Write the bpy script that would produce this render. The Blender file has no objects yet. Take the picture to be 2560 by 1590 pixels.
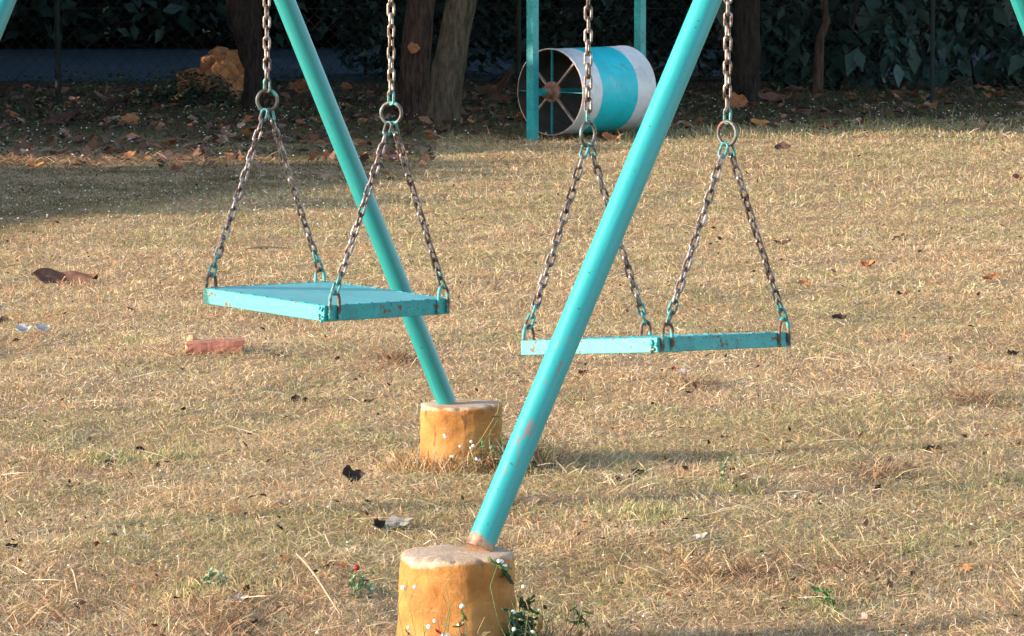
import bpy, math, random
import numpy as np
from mathutils import Vector, Matrix, Quaternion

random.seed(7)
rng = np.random.default_rng(11)
scene = bpy.context.scene
COL = scene.collection
R = math.radians

# ------------------------------------------------------------------ camera
F = 9500.0                      # focal length in photo pixels (2560 wide)
CAMZ = 1.5
PITCH = math.atan(995.0 / F)    # horizon lies 200 px above the photo
cam_d = bpy.data.cameras.new('camera')
cam = bpy.data.objects.new('camera', cam_d)
COL.objects.link(cam)
cam.location = (0, 0, CAMZ)
cam.rotation_euler = (math.pi / 2 - PITCH, 0, 0)
cam_d.sensor_width = 36.0
cam_d.lens = F / 2560.0 * 36.0
cam_d.clip_start = 0.1
cam_d.clip_end = 2000
scene.camera = cam
CP, SP = math.cos(PITCH), math.sin(PITCH)


def ray(px, py):
    x = (px - 1280.0) / F
    y = (795.0 - py) / F
    # camera axes: right=(1,0,0), up=(0,SP,CP), fwd=(0,CP,-SP)
    return Vector((x, y * SP + CP, y * CP - SP))


def P(px, py, Y):
    r = ray(px, py)
    return Vector((0, 0, CAMZ)) + r * (Y / r.y)


def Pg(px, py, z=0.0):
    r = ray(px, py)
    return Vector((0, 0, CAMZ)) + r * ((z - CAMZ) / r.z)


# ------------------------------------------------------------------ light
SUN_E = R(14)
SUN_A = R(15)                   # how far the sun stands in front of pure left
TR = Vector((math.cos(SUN_A), math.sin(SUN_A), 0))      # horizontal travel of the light
PQ = Vector((-math.sin(SUN_A), math.cos(SUN_A), 0))     # across the light
world = bpy.data.worlds.new('World')
scene.world = world
world.use_nodes = True
wn = world.node_tree.nodes
sky = wn.new('ShaderNodeTexSky')
sky.sky_type = 'NISHITA'
sky.sun_disc = False
sky.sun_elevation = SUN_E
sky.sun_rotation = math.atan2(-TR.x, -TR.y)
sky.air_density = 1.0
sky.dust_density = 1.0
wn['Background'].inputs['Strength'].default_value = 0.15
world.node_tree.links.new(sky.outputs['Color'], wn['Background'].inputs['Color'])
sl = bpy.data.lights.new('sun', 'SUN')
sl.energy = 2.9
sl.angle = R(0.5)
sl.color = (1.0, 0.88, 0.745)
so = bpy.data.objects.new('sun', sl)
COL.objects.link(so)
ldir = Vector((TR.x * math.cos(SUN_E), TR.y * math.cos(SUN_E), -math.sin(SUN_E)))
so.rotation_euler = ldir.to_track_quat('-Z', 'Y').to_euler()
so.location = (-6, -4, 8)
scene.view_settings.view_transform = 'Standard'
scene.view_settings.look = 'None'
scene.view_settings.exposure = 1.72
scene.view_settings.gamma = 1.0
scene.cycles.max_bounces = 6
scene.cycles.transparent_max_bounces = 8


# ------------------------------------------------------------------ materials
class NT:
    def __init__(self, name, rough=0.8, metallic=0.0, spec=0.3):
        self.m = bpy.data.materials.new(name)
        self.m.use_nodes = True
        self.t = self.m.node_tree
        self.b = self.t.nodes['Principled BSDF']
        self.b.inputs['Roughness'].default_value = rough
        self.b.inputs['Metallic'].default_value = metallic
        self.b.inputs['Specular IOR Level'].default_value = spec
        self.tc = self.n('ShaderNodeTexCoord')

    def n(self, kind, **kw):
        nd = self.t.nodes.new(kind)
        for k, v in kw.items():
            setattr(nd, k, v)
        return nd

    def l(self, a, b):
        self.t.links.new(a, b)

    def mapped(self, scale=(1, 1, 1), coord='Object', rot=(0, 0, 0)):
        mp = self.n('ShaderNodeMapping')
        mp.inputs['Scale'].default_value = scale
        mp.inputs['Rotation'].default_value = rot
        self.l(self.tc.outputs[coord], mp.inputs['Vector'])
        return mp.outputs['Vector']

    def noise(self, scale, detail=4, rough=0.6, vec=None, coord='Object'):
        nd = self.n('ShaderNodeTexNoise')
        nd.inputs['Scale'].default_value = scale
        nd.inputs['Detail'].default_value = detail
        nd.inputs['Roughness'].default_value = rough
        self.l(vec if vec is not None else self.tc.outputs[coord], nd.inputs['Vector'])
        return nd.outputs['Fac']

    def ramp(self, fac, stops):
        nd = self.n('ShaderNodeValToRGB')
        cr = nd.color_ramp
        while len(cr.elements) < len(stops):
            cr.elements.new(0.5)
        for e, (p, c) in zip(cr.elements, stops):
            e.position = p
            e.color = (*c, 1) if len(c) == 3 else c
        self.l(fac, nd.inputs['Fac'])
        return nd.outputs['Color']

    def mask(self, fac, a, b):
        return self.ramp(fac, [(a, (0, 0, 0)), (b, (1, 1, 1))])

    def mix(self, fac, a, b, mode='MIX'):
        nd = self.n('ShaderNodeMix', data_type='RGBA', blend_type=mode)
        if isinstance(fac, (int, float)):
            nd.inputs[0].default_value = fac
        else:
            self.l(fac, nd.inputs[0])
        for i, v in ((6, a), (7, b)):
            if isinstance(v, tuple):
                nd.inputs[i].default_value = (*v, 1)
            else:
                self.l(v, nd.inputs[i])
        return nd.outputs[2]

    def math(self, op, a, b=None):
        nd = self.n('ShaderNodeMath', operation=op)
        for i, v in enumerate((a, b)):
            if v is None:
                continue
            if isinstance(v, (int, float)):
                nd.inputs[i].default_value = v
            else:
                self.l(v, nd.inputs[i])
        return nd.outputs[0]

    def sep(self, coord='Object'):
        nd = self.n('ShaderNodeSeparateXYZ')
        self.l(self.tc.outputs[coord], nd.inputs[0])
        return nd.outputs

    def color(self, c):
        if isinstance(c, tuple):
            self.b.inputs['Base Color'].default_value = (*c, 1)
        else:
            self.l(c, self.b.inputs['Base Color'])
        return self

    def rough(self, c):
        self.l(c, self.b.inputs['Roughness'])
        return self

    def bump(self, h, strength=0.3, dist=0.01):
        nd = self.n('ShaderNodeBump')
        nd.inputs['Strength'].default_value = strength
        nd.inputs['Distance'].default_value = dist
        self.l(h, nd.inputs['Height'])
        self.l(nd.outputs['Normal'], self.b.inputs['Normal'])
        return self


RUST = (0.16, 0.075, 0.045)
TEAL = (0.010, 0.295, 0.305)
TEALD = (0.007, 0.205, 0.213)


def paint(name, base=TEAL, dark=TEALD, chip=0.66, rust=0.70, rough=0.36, scale=1.0):
    k = NT(name, rough=rough, spec=0.5)
    c = k.ramp(k.noise(9 * scale, 4), [(0.35, dark), (0.6, base)])
    fade = k.mask(k.noise(30 * scale, 5, 0.7), 0.55, 0.75)
    c = k.mix(k.math('MULTIPLY', fade, 0.25), c, (0.20, 0.50, 0.47))
    chips = k.mask(k.noise(70 * scale, 3, 0.55), chip, chip + 0.03)
    c = k.mix(chips, c, (0.035, 0.06, 0.055))
    rs = k.mask(k.noise(14 * scale, 6, 0.75), rust, rust + 0.05)
    c = k.mix(rs, c, RUST)
    k.color(c)
    k.rough(k.ramp(rs, [(0, (rough,) * 3), (1, (0.85,) * 3)]))
    k.bump(k.noise(60, 4), 0.12, 0.004)
    return k


M = {}


def pipe_mat(name, scrapes, rim_rust, tint=TEAL):
    k = NT(name, rough=0.42, spec=0.6)
    k.b.inputs['Coat Weight'].default_value = 0.15
    k.b.inputs['Coat Roughness'].default_value = 0.42
    base = k.ramp(k.noise(5, 4), [(0.3, tuple(v * 0.86 for v in tint)), (0.65, tint)])
    # fine vertical streaks along the pipe
    st = k.noise(1.0, 4, 0.6, k.mapped((140, 140, 5)))
    c = k.mix(k.math('MULTIPLY', k.mask(st, 0.55, 0.8), 0.3), base, (0.10, 0.52, 0.50))
    runs = k.mask(k.noise(1.0, 5, 0.7, k.mapped((55, 55, 3.2))), 0.64, 0.70)
    c = k.mix(k.math('MULTIPLY', runs, 0.45), c, (0.05, 0.20, 0.19))
    dust = k.mask(k.noise(7, 5, 0.75), 0.58, 0.75)
    c = k.mix(k.math('MULTIPLY', dust, 0.22), c, (0.24, 0.30, 0.26))
    chips = k.mask(k.noise(85, 3, 0.6), 0.68, 0.71)
    c = k.mix(chips, c, (0.03, 0.09, 0.085))
    x, y, z = k.sep()
    if scrapes:                                   # scraped grey patches down the lower half
        zz = k.math('MULTIPLY', k.mask(z, 0.12, 0.17), k.math('SUBTRACT', 1.0, k.mask(z, 0.42, 0.5)))
        ang = k.math('MULTIPLY', k.mask(k.math('MULTIPLY', y, -1), 0.5 - 0.5 + 0.012, 0.014), 1.0)
        xb = k.math('LESS_THAN', k.math('ABSOLUTE', k.math('SUBTRACT', x, -0.002)), 0.013)
        nn = k.mask(k.noise(1.0, 3, 0.5, k.mapped((80, 80, 16))), 0.555, 0.585)
        f = k.math('MULTIPLY', k.math('MULTIPLY', zz, nn), k.math('MULTIPLY', ang, xb))
        c = k.mix(f, c, (0.17, 0.155, 0.15))
    nz = k.math('ADD', z, k.math('MULTIPLY', k.math('SUBTRACT', k.noise(28, 3), 0.5), 0.055))
    low = k.math('SUBTRACT', 1.0, k.mask(nz, rim_rust, rim_rust + 0.008))
    c = k.mix(low, c, k.ramp(k.noise(50, 3), [(0.35, (0.10, 0.05, 0.04)), (0.6, (0.42, 0.22, 0.11))]))
    k.color(c)
    k.bump(k.noise(60, 3), 0.06, 0.003)
    return k.m


M['pipe_near'] = pipe_mat('leg_paint_scraped', True, 0.016)
M['pipe'] = pipe_mat('leg_paint', False, 0.003, (0.008, 0.215, 0.213))  # same teal darkened, the far leg's dimmer light put into the tint
M['bar'] = paint('bar_paint').m
M['drumframe'] = paint('post_paint', chip=0.62, rust=0.74).m
M['seat_rim'] = paint('seat_rim_paint', chip=0.62, rust=0.585, rough=0.42, scale=2.0).m


def seat_top_mat():
    k = NT('seat_top_paint', rough=0.42, spec=0.5)
    c = k.ramp(k.noise(6, 5), [(0.3, (0.085, 0.33, 0.32)), (0.7, (0.14, 0.41, 0.395))])
    w = k.mask(k.noise(1, 3, 0.5, k.mapped((18, 90, 30))), 0.63, 0.68)
    c = k.mix(k.math('MULTIPLY', w, 0.6), c, (0.35, 0.62, 0.60))
    d = k.mask(k.noise(60, 2), 0.72, 0.75)
    c = k.mix(d, c, (0.05, 0.05, 0.05))
    k.color(c)
    k.bump(k.noise(25, 4), 0.1, 0.004)
    return k.m


M['seat_top'] = seat_top_mat()


def weld_mat():
    k = NT('weld_rust_paint', rough=0.6)
    c = k.ramp(k.noise(35, 4, 0.7), [(0.42, (0.09, 0.05, 0.035)), (0.5, (0.20, 0.10, 0.07)), (0.56, (0.05, 0.33, 0.31)), (0.8, (0.12, 0.44, 0.41))])
    k.color(c)
    k.bump(k.noise(120, 2), 0.3, 0.003)
    return k.m


M['weld'] = weld_mat()


def chain_mat():
    k = NT('rusty_chain_steel', rough=0.36, metallic=0.75, spec=0.5)
    c = k.ramp(k.noise(45, 5, 0.7), [(0.36, (0.055, 0.034, 0.029)), (0.50, (0.21, 0.16, 0.145)), (0.66, (0.50, 0.45, 0.42))])
    k.color(c)
    k.rough(k.ramp(k.noise(70, 3), [(0.35, (0.55,) * 3), (0.65, (0.28,) * 3)]))
    return k.m


M['chain'] = chain_mat()


def chain_paint_mat():
    k = NT('chain_worn_teal', rough=0.45, metallic=0.1, spec=0.5)
    c = k.ramp(k.noise(60, 4, 0.7), [(0.44, (0.08, 0.055, 0.045)), (0.52, (0.06, 0.24, 0.23)), (0.75, (0.12, 0.36, 0.34))])
    k.color(c)
    return k.m


M['chain_teal'] = chain_paint_mat()


def ring_mat():
    k = NT('ring_worn_steel', rough=0.5, metallic=0.3, spec=0.5)
    c = k.ramp(k.noise(22, 4, 0.65), [(0.36, (0.16, 0.06, 0.035)), (0.46, (0.07, 0.058, 0.05)), (0.57, (0.11, 0.105, 0.095)), (0.66, (0.12, 0.33, 0.31))])
    k.color(c)
    k.bump(k.noise(220, 2), 0.4, 0.002)
    return k.m


M['ring'] = ring_mat()


def footing_mat(name, H):
    k = NT(name, rough=0.75, spec=0.25)
    side = k.ramp(k.noise(5, 6, 0.65), [(0.32, (0.27, 0.10, 0.024)), (0.5, (0.40, 0.18, 0.046)), (0.68, (0.47, 0.26, 0.10))])
    streak = k.mask(k.noise(1, 4, 0.6, k.mapped((16, 16, 1.6))), 0.58, 0.74)
    side = k.mix(k.math('MULTIPLY', streak, 0.8), side, (0.24, 0.085, 0.025))
    scr = k.mask(k.noise(1, 3, 0.55, k.mapped((22, 22, 80), rot=(0.2, 0.3, 0))), 0.60, 0.7)
    side = k.mix(k.math('MULTIPLY', scr, 0.25), side, (0.55, 0.36, 0.17))
    spots = k.mask(k.noise(26, 3, 0.5), 0.70, 0.73)
    side = k.mix(spots, side, (0.09, 0.045, 0.03))
    x, y, z = k.sep()
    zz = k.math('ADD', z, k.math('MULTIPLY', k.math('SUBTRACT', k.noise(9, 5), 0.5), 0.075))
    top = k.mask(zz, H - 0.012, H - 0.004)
    crk = k.mask(k.noise(1, 4, 0.6, k.mapped((34, 34, 8), rot=(0.25, 0.2, 0))), 0.63, 0.66)
    side = k.mix(k.math('MULTIPLY', crk, 0.75), side, (0.11, 0.05, 0.025))
    soil = k.math('SUBTRACT', 1.0, k.mask(zz, 0.0, 0.10))
    side = k.mix(k.math('MULTIPLY', soil, k.mask(k.noise(24, 5, 0.7), 0.45, 0.62)), side, (0.24, 0.14, 0.08))
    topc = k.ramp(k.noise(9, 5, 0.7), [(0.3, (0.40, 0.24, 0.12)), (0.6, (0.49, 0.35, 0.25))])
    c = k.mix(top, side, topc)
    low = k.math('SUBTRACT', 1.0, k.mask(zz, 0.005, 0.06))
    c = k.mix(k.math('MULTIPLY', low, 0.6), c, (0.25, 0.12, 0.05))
    k.color(c)
    k.bump(k.noise(22, 8, 0.75), 0.8, 0.010)
    return k.m


def bark_mat(name, a, b, c3):
    k = NT(name, rough=0.9, spec=0.15)
    v = k.mapped((34, 34, 6))
    c = k.ramp(k.noise(1, 6, 0.75, v), [(0.36, tuple(q * 0.7 for q in a)), (0.52, b), (0.68, c3)])
    blot = k.mask(k.noise(6, 4, 0.6), 0.56, 0.64)
    c = k.mix(k.math('MULTIPLY', blot, 0.55), c, a)
    k.color(c)
    k.bump(k.noise(1.2, 6, 0.75, v), 1.0, 0.04)
    return k.m


M['bark_dark'] = bark_mat('bark_dark', (0.022, 0.015, 0.013), (0.050, 0.034, 0.028), (0.078, 0.056, 0.046))
M['bark_red'] = bark_mat('bark_red', (0.035, 0.022, 0.017), (0.085, 0.050, 0.038), (0.13, 0.08, 0.06))
M['bark_moss'] = bark_mat('bark_moss', (0.055, 0.043, 0.030), (0.125, 0.092, 0.062), (0.19, 0.14, 0.095))
M['bark_pink'] = bark_mat('bark_pink', (0.06, 0.038, 0.030), (0.13, 0.08, 0.062), (0.20, 0.12, 0.095))


def attr_mat(name, rough=0.7, transl=0.25, spec=0.25, jitter=0.0):
    k = NT(name, rough=rough, spec=spec)
    at = k.n('ShaderNodeAttribute', attribute_name='tint')
    c = at.outputs['Color']
    if jitter:
        c = k.mix(k.math('MULTIPLY', k.mask(k.noise(60, 3), 0.45, 0.7), jitter), c, (0.02, 0.012, 0.008))
    k.color(c)
    if transl:
        tr = k.n('ShaderNodeBsdfTranslucent')
        k.l(c, tr.inputs['Color'])
        mx = k.n('ShaderNodeMixShader')
        mx.inputs[0].default_value = transl
        out = k.t.nodes['Material Output']
        k.l(k.b.outputs[0], mx.inputs[1])
        k.l(tr.outputs[0], mx.inputs[2])
        k.l(mx.outputs[0], out.inputs['Surface'])
    return k.m


M['grass'] = attr_mat('dry_grass_blades', 0.6, 0.35, 0.3)
M['foliage'] = attr_mat('tree_leaves', 0.45, 0.15, 0.4)
M['litter'] = attr_mat('dead_leaves', 0.8, 0.1, 0.15, 0.35)
M['flower'] = attr_mat('small_flowers', 0.7, 0.2, 0.2)
M['weed'] = attr_mat('weed_leaves', 0.5, 0.25, 0.35)


def ground_mat():
    k = NT('soil_and_thatch', rough=0.95, spec=0.1)
    a = k.ramp(k.noise(40, 6, 0.75), [(0.3, (0.16, 0.095, 0.055)), (0.5, (0.36, 0.235, 0.135)), (0.7, (0.54, 0.38, 0.22))])
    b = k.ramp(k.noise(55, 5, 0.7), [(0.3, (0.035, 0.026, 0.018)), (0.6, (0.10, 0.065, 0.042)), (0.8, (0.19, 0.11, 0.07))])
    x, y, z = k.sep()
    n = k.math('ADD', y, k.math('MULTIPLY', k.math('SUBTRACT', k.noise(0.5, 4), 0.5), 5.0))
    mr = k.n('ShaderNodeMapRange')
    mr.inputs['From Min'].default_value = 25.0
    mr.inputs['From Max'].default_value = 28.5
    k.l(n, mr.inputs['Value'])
    k.color(k.mix(mr.outputs[0], a, b))  # darker soil tone beyond the lawn, tree shade put into the colour
    k.bump(k.noise(80, 5, 0.7), 0.8, 0.02)
    return k.m


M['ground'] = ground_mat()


def simple(name, stops, scale, rough=0.85, bump=0.3, spec=0.2, dist=0.005, detail=5):
    k = NT(name, rough=rough, spec=spec)
    k.color(k.ramp(k.noise(scale, detail, 0.65), stops))
    if bump:
        k.bump(k.noise(scale * 2.5, 5, 0.7), bump, dist)
    return k.m


M['road'] = simple('worn_asphalt', [(0.3, (0.030, 0.050, 0.066)), (0.7, (0.046, 0.070, 0.088))], 3)
M['brick'] = simple('clay_brick', [(0.3, (0.26, 0.095, 0.065)), (0.55, (0.40, 0.165, 0.115)), (0.8, (0.48, 0.24, 0.18))], 30, bump=0.8)
M['brick_chip'] = simple('broken_brick', [(0.3, (0.50, 0.24, 0.10)), (0.7, (0.62, 0.38, 0.20))], 40, bump=0.8)
M['paper'] = simple('weathered_paper', [(0.3, (0.36, 0.30, 0.29)), (0.7, (0.58, 0.54, 0.53))], 40, 0.9)
M['post_dark'] = simple('fence_post_dark', [(0.3, (0.012, 0.016, 0.015)), (0.7, (0.025, 0.03, 0.028))], 20)
M['wire'] = simple('fence_wire_dark', [(0.3, (0.018, 0.016, 0.015)), (0.7, (0.05, 0.042, 0.038))], 30, 0.6)
M['hub'] = simple('hub_rust', [(0.3, (0.14, 0.06, 0.04)), (0.55, (0.30, 0.155, 0.11)), (0.8, (0.42, 0.27, 0.21))], 40, bump=0.6)
M['spoke_rust'] = simple('spoke_worn', [(0.35, (0.22, 0.12, 0.085)), (0.6, (0.44, 0.33, 0.28))], 25)
M['drum_inside'] = simple('drum_inside', [(0.3, (0.035, 0.028, 0.026)), (0.7, (0.09, 0.07, 0.062))], 8)
M['twig'] = simple('dry_twig', [(0.3, (0.24, 0.16, 0.10)), (0.7, (0.42, 0.31, 0.20))], 60)
M['berry'] = simple('red_berry', [(0.3, (0.20, 0.012, 0.018)), (0.7, (0.30, 0.025, 0.03))], 60, 0.4)


def drum_mat():
    k = NT('drum_banded_paint', rough=0.5, spec=0.45)
    x, y, z = k.sep()
    zz = k.math('ADD', z, k.math('MULTIPLY', k.math('SUBTRACT', k.noise(7, 4), 0.5), 0.028))
    white = k.ramp(k.noise(6, 6, 0.7), [(0.3, (0.50, 0.47, 0.46)), (0.6, (0.70, 0.69, 0.70))])
    cyan = k.ramp(k.noise(7, 5, 0.65), [(0.3, (0.008, 0.42, 0.48)), (0.6, (0.010, 0.54, 0.62))])
    b1 = k.mask(zz, 0.205, 0.212)
    b2 = k.math('SUBTRACT', 1.0, k.mask(zz, 0.598, 0.605))
    c = k.mix(k.math('MULTIPLY', b1, b2), white, cyan)
    sc = k.mask(k.noise(1, 5, 0.7, k.mapped((9, 9, 26))), 0.61, 0.68)
    c = k.mix(k.math('MULTIPLY', sc, 0.6), c, (0.40, 0.42, 0.40))
    d = k.mask(k.noise(9, 7, 0.78), 0.60, 0.68)
    c = k.mix(k.math('MULTIPLY', d, 0.7), c, (0.13, 0.10, 0.085))
    k.color(c)
    k.bump(k.noise(12, 3), 0.1, 0.01)
    return k.m


M['drum'] = drum_mat()


def stone_mat():
    k = NT('sandy_stone', rough=0.9, spec=0.15)
    c = k.ramp(k.noise(9, 6, 0.7), [(0.3, (0.26, 0.095, 0.045)), (0.5, (0.46, 0.195, 0.085)), (0.75, (0.62, 0.33, 0.16))])
    k.color(c)
    k.bump(k.noise(22, 6, 0.7), 0.6, 0.02)
    return k.m


M['stone'] = stone_mat()


# ------------------------------------------------------------------ mesh helpers
def tag(o, label=None, cat=None, group=None, kind=None):
    if label:
        o['label'] = label
    if cat:
        o['category'] = cat
    if group:
        o['group'] = group
    if kind:
        o['kind'] = kind
    return o


def empty(name, loc=(0, 0, 0), rot=None):
    o = bpy.data.objects.new(name, None)
    o.empty_display_size = 0.1
    COL.objects.link(o)
    o.location = loc
    if rot is not None:
        o.rotation_mode = 'QUATERNION'
        o.rotation_quaternion = rot
    return o


class MB:
    """collects geometry, builds one mesh object"""

    def __init__(self):
        self.v, self.f, self.mi = [], [], []
        self.smooth = []

    def add(self, verts, faces, mat=0, smooth=False):
        o = len(self.v)
        self.v += [tuple(p) for p in verts]
        for f in faces:
            self.f.append(tuple(i + o for i in f))
            self.mi.append(mat)
            self.smooth.append(smooth)

    def box(self, c, ax, ay, az, sx, sy, sz, mat=0, bev=0.0):
        c = Vector(c)
        if bev <= 0:
            vs = [c + ax * (i * sx / 2) + ay * (j * sy / 2) + az * (k * sz / 2) for k in (-1, 1) for j in (-1, 1) for i in (-1, 1)]
            self.add(vs, [(0, 2, 3, 1), (4, 5, 7, 6), (0, 1, 5, 4), (2, 6, 7, 3), (0, 4, 6, 2), (1, 3, 7, 5)], mat)
            return
        # chamfered in section across ay/az, and short chamfer at the ends
        sec = []
        hy, hz = sy / 2, sz / 2
        for (a, b) in ((hy, hz - bev), (hy - bev, hz), (-hy + bev, hz), (-hy, hz - bev), (-hy, -hz + bev), (-hy + bev, -hz), (hy - bev, -hz), (hy, -hz + bev)):
            sec.append((a, b))
        rows = []
        for x, s in ((-sx / 2, bev), (-sx / 2 + bev, 0), (sx / 2 - bev, 0), (sx / 2, bev)):
            rows.append([c + ax * x + ay * (a - math.copysign(min(s, abs(a)), a)) + az * (b - math.copysign(min(s, abs(b)), b)) for a, b in sec])
        vs = [p for r in rows for p in r]
        fs = [tuple(range(7, -1, -1)), tuple(range(24, 32))]
        for r in range(3):
            for i in range(8):
                j = (i + 1) % 8
                fs.append((r * 8 + i, r * 8 + j, (r + 1) * 8 + j, (r + 1) * 8 + i))
        self.add(vs, fs, mat)

    def tube(self, pts, rad, seg=8, mat=0, closed=False, cap=True, smooth=True, noise=0.0):
        pts = [Vector(p) for p in pts]
        n = len(pts)
        rads = rad if isinstance(rad, (list, tuple)) else [rad] * n
        ups = None
        vs, fs = [], []
        for i, p in enumerate(pts):
            if closed:
                t = (pts[(i + 1) % n] - pts[i - 1]).normalized()
            else:
                t = (pts[min(i + 1, n - 1)] - pts[max(i - 1, 0)]).normalized()
            if ups is None:
                a = Vector((0, 0, 1)) if abs(t.z) < 0.9 else Vector((1, 0, 0))
                ups = (a - t * a.dot(t)).normalized()
            else:
                ups = (ups - t * ups.dot(t)).normalized()
            s = t.cross(ups)
            for k in range(seg):
                an = 2 * math.pi * k / seg
                r = rads[i] * (1 + (random.uniform(-noise, noise) if noise else 0))
                vs.append(p + ups * (math.cos(an) * r) + s * (math.sin(an) * r))
        m = n if closed else n - 1
        for i in range(m):
            i2 = (i + 1) % n
            for k in range(seg):
                k2 = (k + 1) % seg
                fs.append((i * seg + k, i * seg + k2, i2 * seg + k2, i2 * seg + k))
        self.add(vs, fs, mat, smooth)
        if not closed and cap:
            self.add(vs[:seg], [tuple(range(seg - 1, -1, -1))], mat)
            self.add(vs[-seg:], [tuple(range(seg))], mat)

    def lathe(self, prof, seg=32, mat=0, smooth=True, wob=None, M4=None):
        vs, fs = [], []
        for (r, z) in prof:
            for k in range(seg):
                an = 2 * math.pi * k / seg
                rr = r * (wob(an, z) if wob else 1)
                p = Vector((rr * math.cos(an), rr * math.sin(an), z))
                vs.append(M4 @ p if M4 else p)
        for i in range(len(prof) - 1):
            for k in range(seg):
                k2 = (k + 1) % seg
                fs.append((i * seg + k, i * seg + k2, (i + 1) * seg + k2, (i + 1) * seg + k))
        self.add(vs, fs, mat, smooth)

    def build(self, name, mats, parent=None, origin=None):
        me = bpy.data.meshes.new(name)
        v = self.v
        if origin is not None:
            o = Vector(origin)
            v = [tuple(Vector(p) - o) for p in v]
        me.from_pydata(v, [], self.f)
        for m in (mats if isinstance(mats, (list, tuple)) else [mats]):
            me.materials.append(m)
        me.polygons.foreach_set('material_index', self.mi)
        me.polygons.foreach_set('use_smooth', self.smooth)
        me.update()
        ob = bpy.data.objects.new(name, me)
        COL.objects.link(ob)
        if origin is not None:
            ob.location = origin
        if parent is not None:
            ob.parent = parent
        return ob


def np_mesh(name, verts, faces, tint, mat, parent=None, smooth=False):
    """verts (n,3), faces (m,k) of one size, tint (n,3)"""
    me = bpy.data.meshes.new(name)
    n, (m, kk) = len(verts), faces.shape
    me.vertices.add(n)
    me.vertices.foreach_set('co', np.ascontiguousarray(verts, dtype=np.float32).ravel())
    me.loops.add(m * kk)
    me.loops.foreach_set('vertex_index', np.ascontiguousarray(faces, dtype=np.int32).ravel())
    me.polygons.add(m)
    me.polygons.foreach_set('loop_start', np.arange(0, m * kk, kk, dtype=np.int32))
    me.polygons.foreach_set('loop_total', np.full(m, kk, dtype=np.int32))
    if smooth:
        me.polygons.foreach_set('use_smooth', np.ones(m, dtype=bool))
    me.update(calc_edges=True)
    at = me.attributes.new('tint', 'FLOAT_COLOR', 'POINT')
    c = np.ones((n, 4), dtype=np.float32)
    c[:, :3] = tint
    at.data.foreach_set('color', c.ravel())
    me.materials.append(mat)
    ob = bpy.data.objects.new(name, me)
    COL.objects.link(ob)
    if parent is not None:
        ob.parent = parent
    return ob


def vnoise(x, y, scale, seed):
    """smooth value noise in 0..1"""
    g = np.random.default_rng(seed).random((256, 256))
    xs, ys = x / scale + 1000, y / scale + 1000
    xi, yi = np.floor(xs).astype(int), np.floor(ys).astype(int)
    fx, fy = xs - xi, ys - yi
    fx, fy = fx * fx * (3 - 2 * fx), fy * fy * (3 - 2 * fy)
    a, b = g[xi % 256, yi % 256], g[(xi + 1) % 256, yi % 256]
    c, d = g[xi % 256, (yi + 1) % 256], g[(xi + 1) % 256, (yi + 1) % 256]
    return (a * (1 - fx) + b * fx) * (1 - fy) + (c * (1 - fx) + d * fx) * fy


def gz(x, y):
    x, y = np.asarray(x, float), np.asarray(y, float)
    z = 0.030 * (vnoise(x, y, 0.55, 3) - 0.5) + 0.016 * (vnoise(x, y, 0.17, 4) - 0.5) + 0.04 * (vnoise(x, y, 2.2, 5) - 0.5)
    return z * np.clip((34.2 - y) / 1.5, 0.0, 1.0)


def gzf(x, y):
    return float(gz(np.array([x]), np.array([y]))[0])


# ------------------------------------------------------------------ ground
def build_ground():
    ys = np.concatenate([np.linspace(-30, 5.5, 10), np.arange(6, 15, 0.05), np.arange(15, 34, 0.12), np.linspace(34.2, 60, 60), np.linspace(65, 400, 12)])
    xs = np.concatenate([np.linspace(-300, -9, 10), np.linspace(-8, -3.1, 30), np.arange(-3, 3.01, 0.05), np.linspace(3.1, 8, 30), np.linspace(9, 300, 10)])
    X, Y = np.meshgrid(xs, ys)
    Z = gz(X.ravel(), Y.ravel())
    V = np.stack([X.ravel(), Y.ravel(), Z], 1)
    nx, ny = len(xs), len(ys)
    i, j = np.meshgrid(np.arange(nx - 1), np.arange(ny - 1))
    a = (j * nx + i).ravel()
    Fc = np.stack([a, a + 1, a + nx + 1, a + nx], 1)
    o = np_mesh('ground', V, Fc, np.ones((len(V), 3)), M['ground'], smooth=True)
    tag(o, 'lawn soil with matted brown thatch under the dry grass', 'ground', kind='structure')


build_ground()

# shaded lane beyond the fence
mb = MB()
mb.add([(-40, 34.8, 0.004), (-0.2, 35.6, 0.004), (0.3, 44.5, 0.004), (-40, 44.0, 0.004)], [(0, 1, 2, 3)])
mb.add([(0.3, 36.5, 0.008), (40, 37.5, 0.008), (40, 43.5, 0.008), (0.34, 44.0, 0.008)], [(0, 1, 2, 3)])
tag(mb.build('road', M['road']), 'bluish grey lane in deep shade behind the wire fence', 'road', kind='structure')


# ------------------------------------------------------------------ grass
PAL = np.array([
    (0.60, 0.43, 0.24),      # straw
    (0.70, 0.56, 0.38),      # pale straw
    (0.56, 0.35, 0.19),      # tan
    (0.42, 0.20, 0.10),      # russet
    (0.40, 0.345, 0.15),     # olive green
    (0.25, 0.27, 0.10),      # green
    (0.20, 0.125, 0.075),    # dark dead
])


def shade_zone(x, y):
    """0 lawn .. 1 weedy bare ground under the trees, tree shade painted into its blades"""
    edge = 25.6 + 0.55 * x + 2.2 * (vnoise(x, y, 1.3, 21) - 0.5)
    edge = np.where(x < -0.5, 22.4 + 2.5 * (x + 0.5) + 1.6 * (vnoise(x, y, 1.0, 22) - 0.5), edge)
    return np.clip((y - edge) / 2.0, 0, 1)


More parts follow.
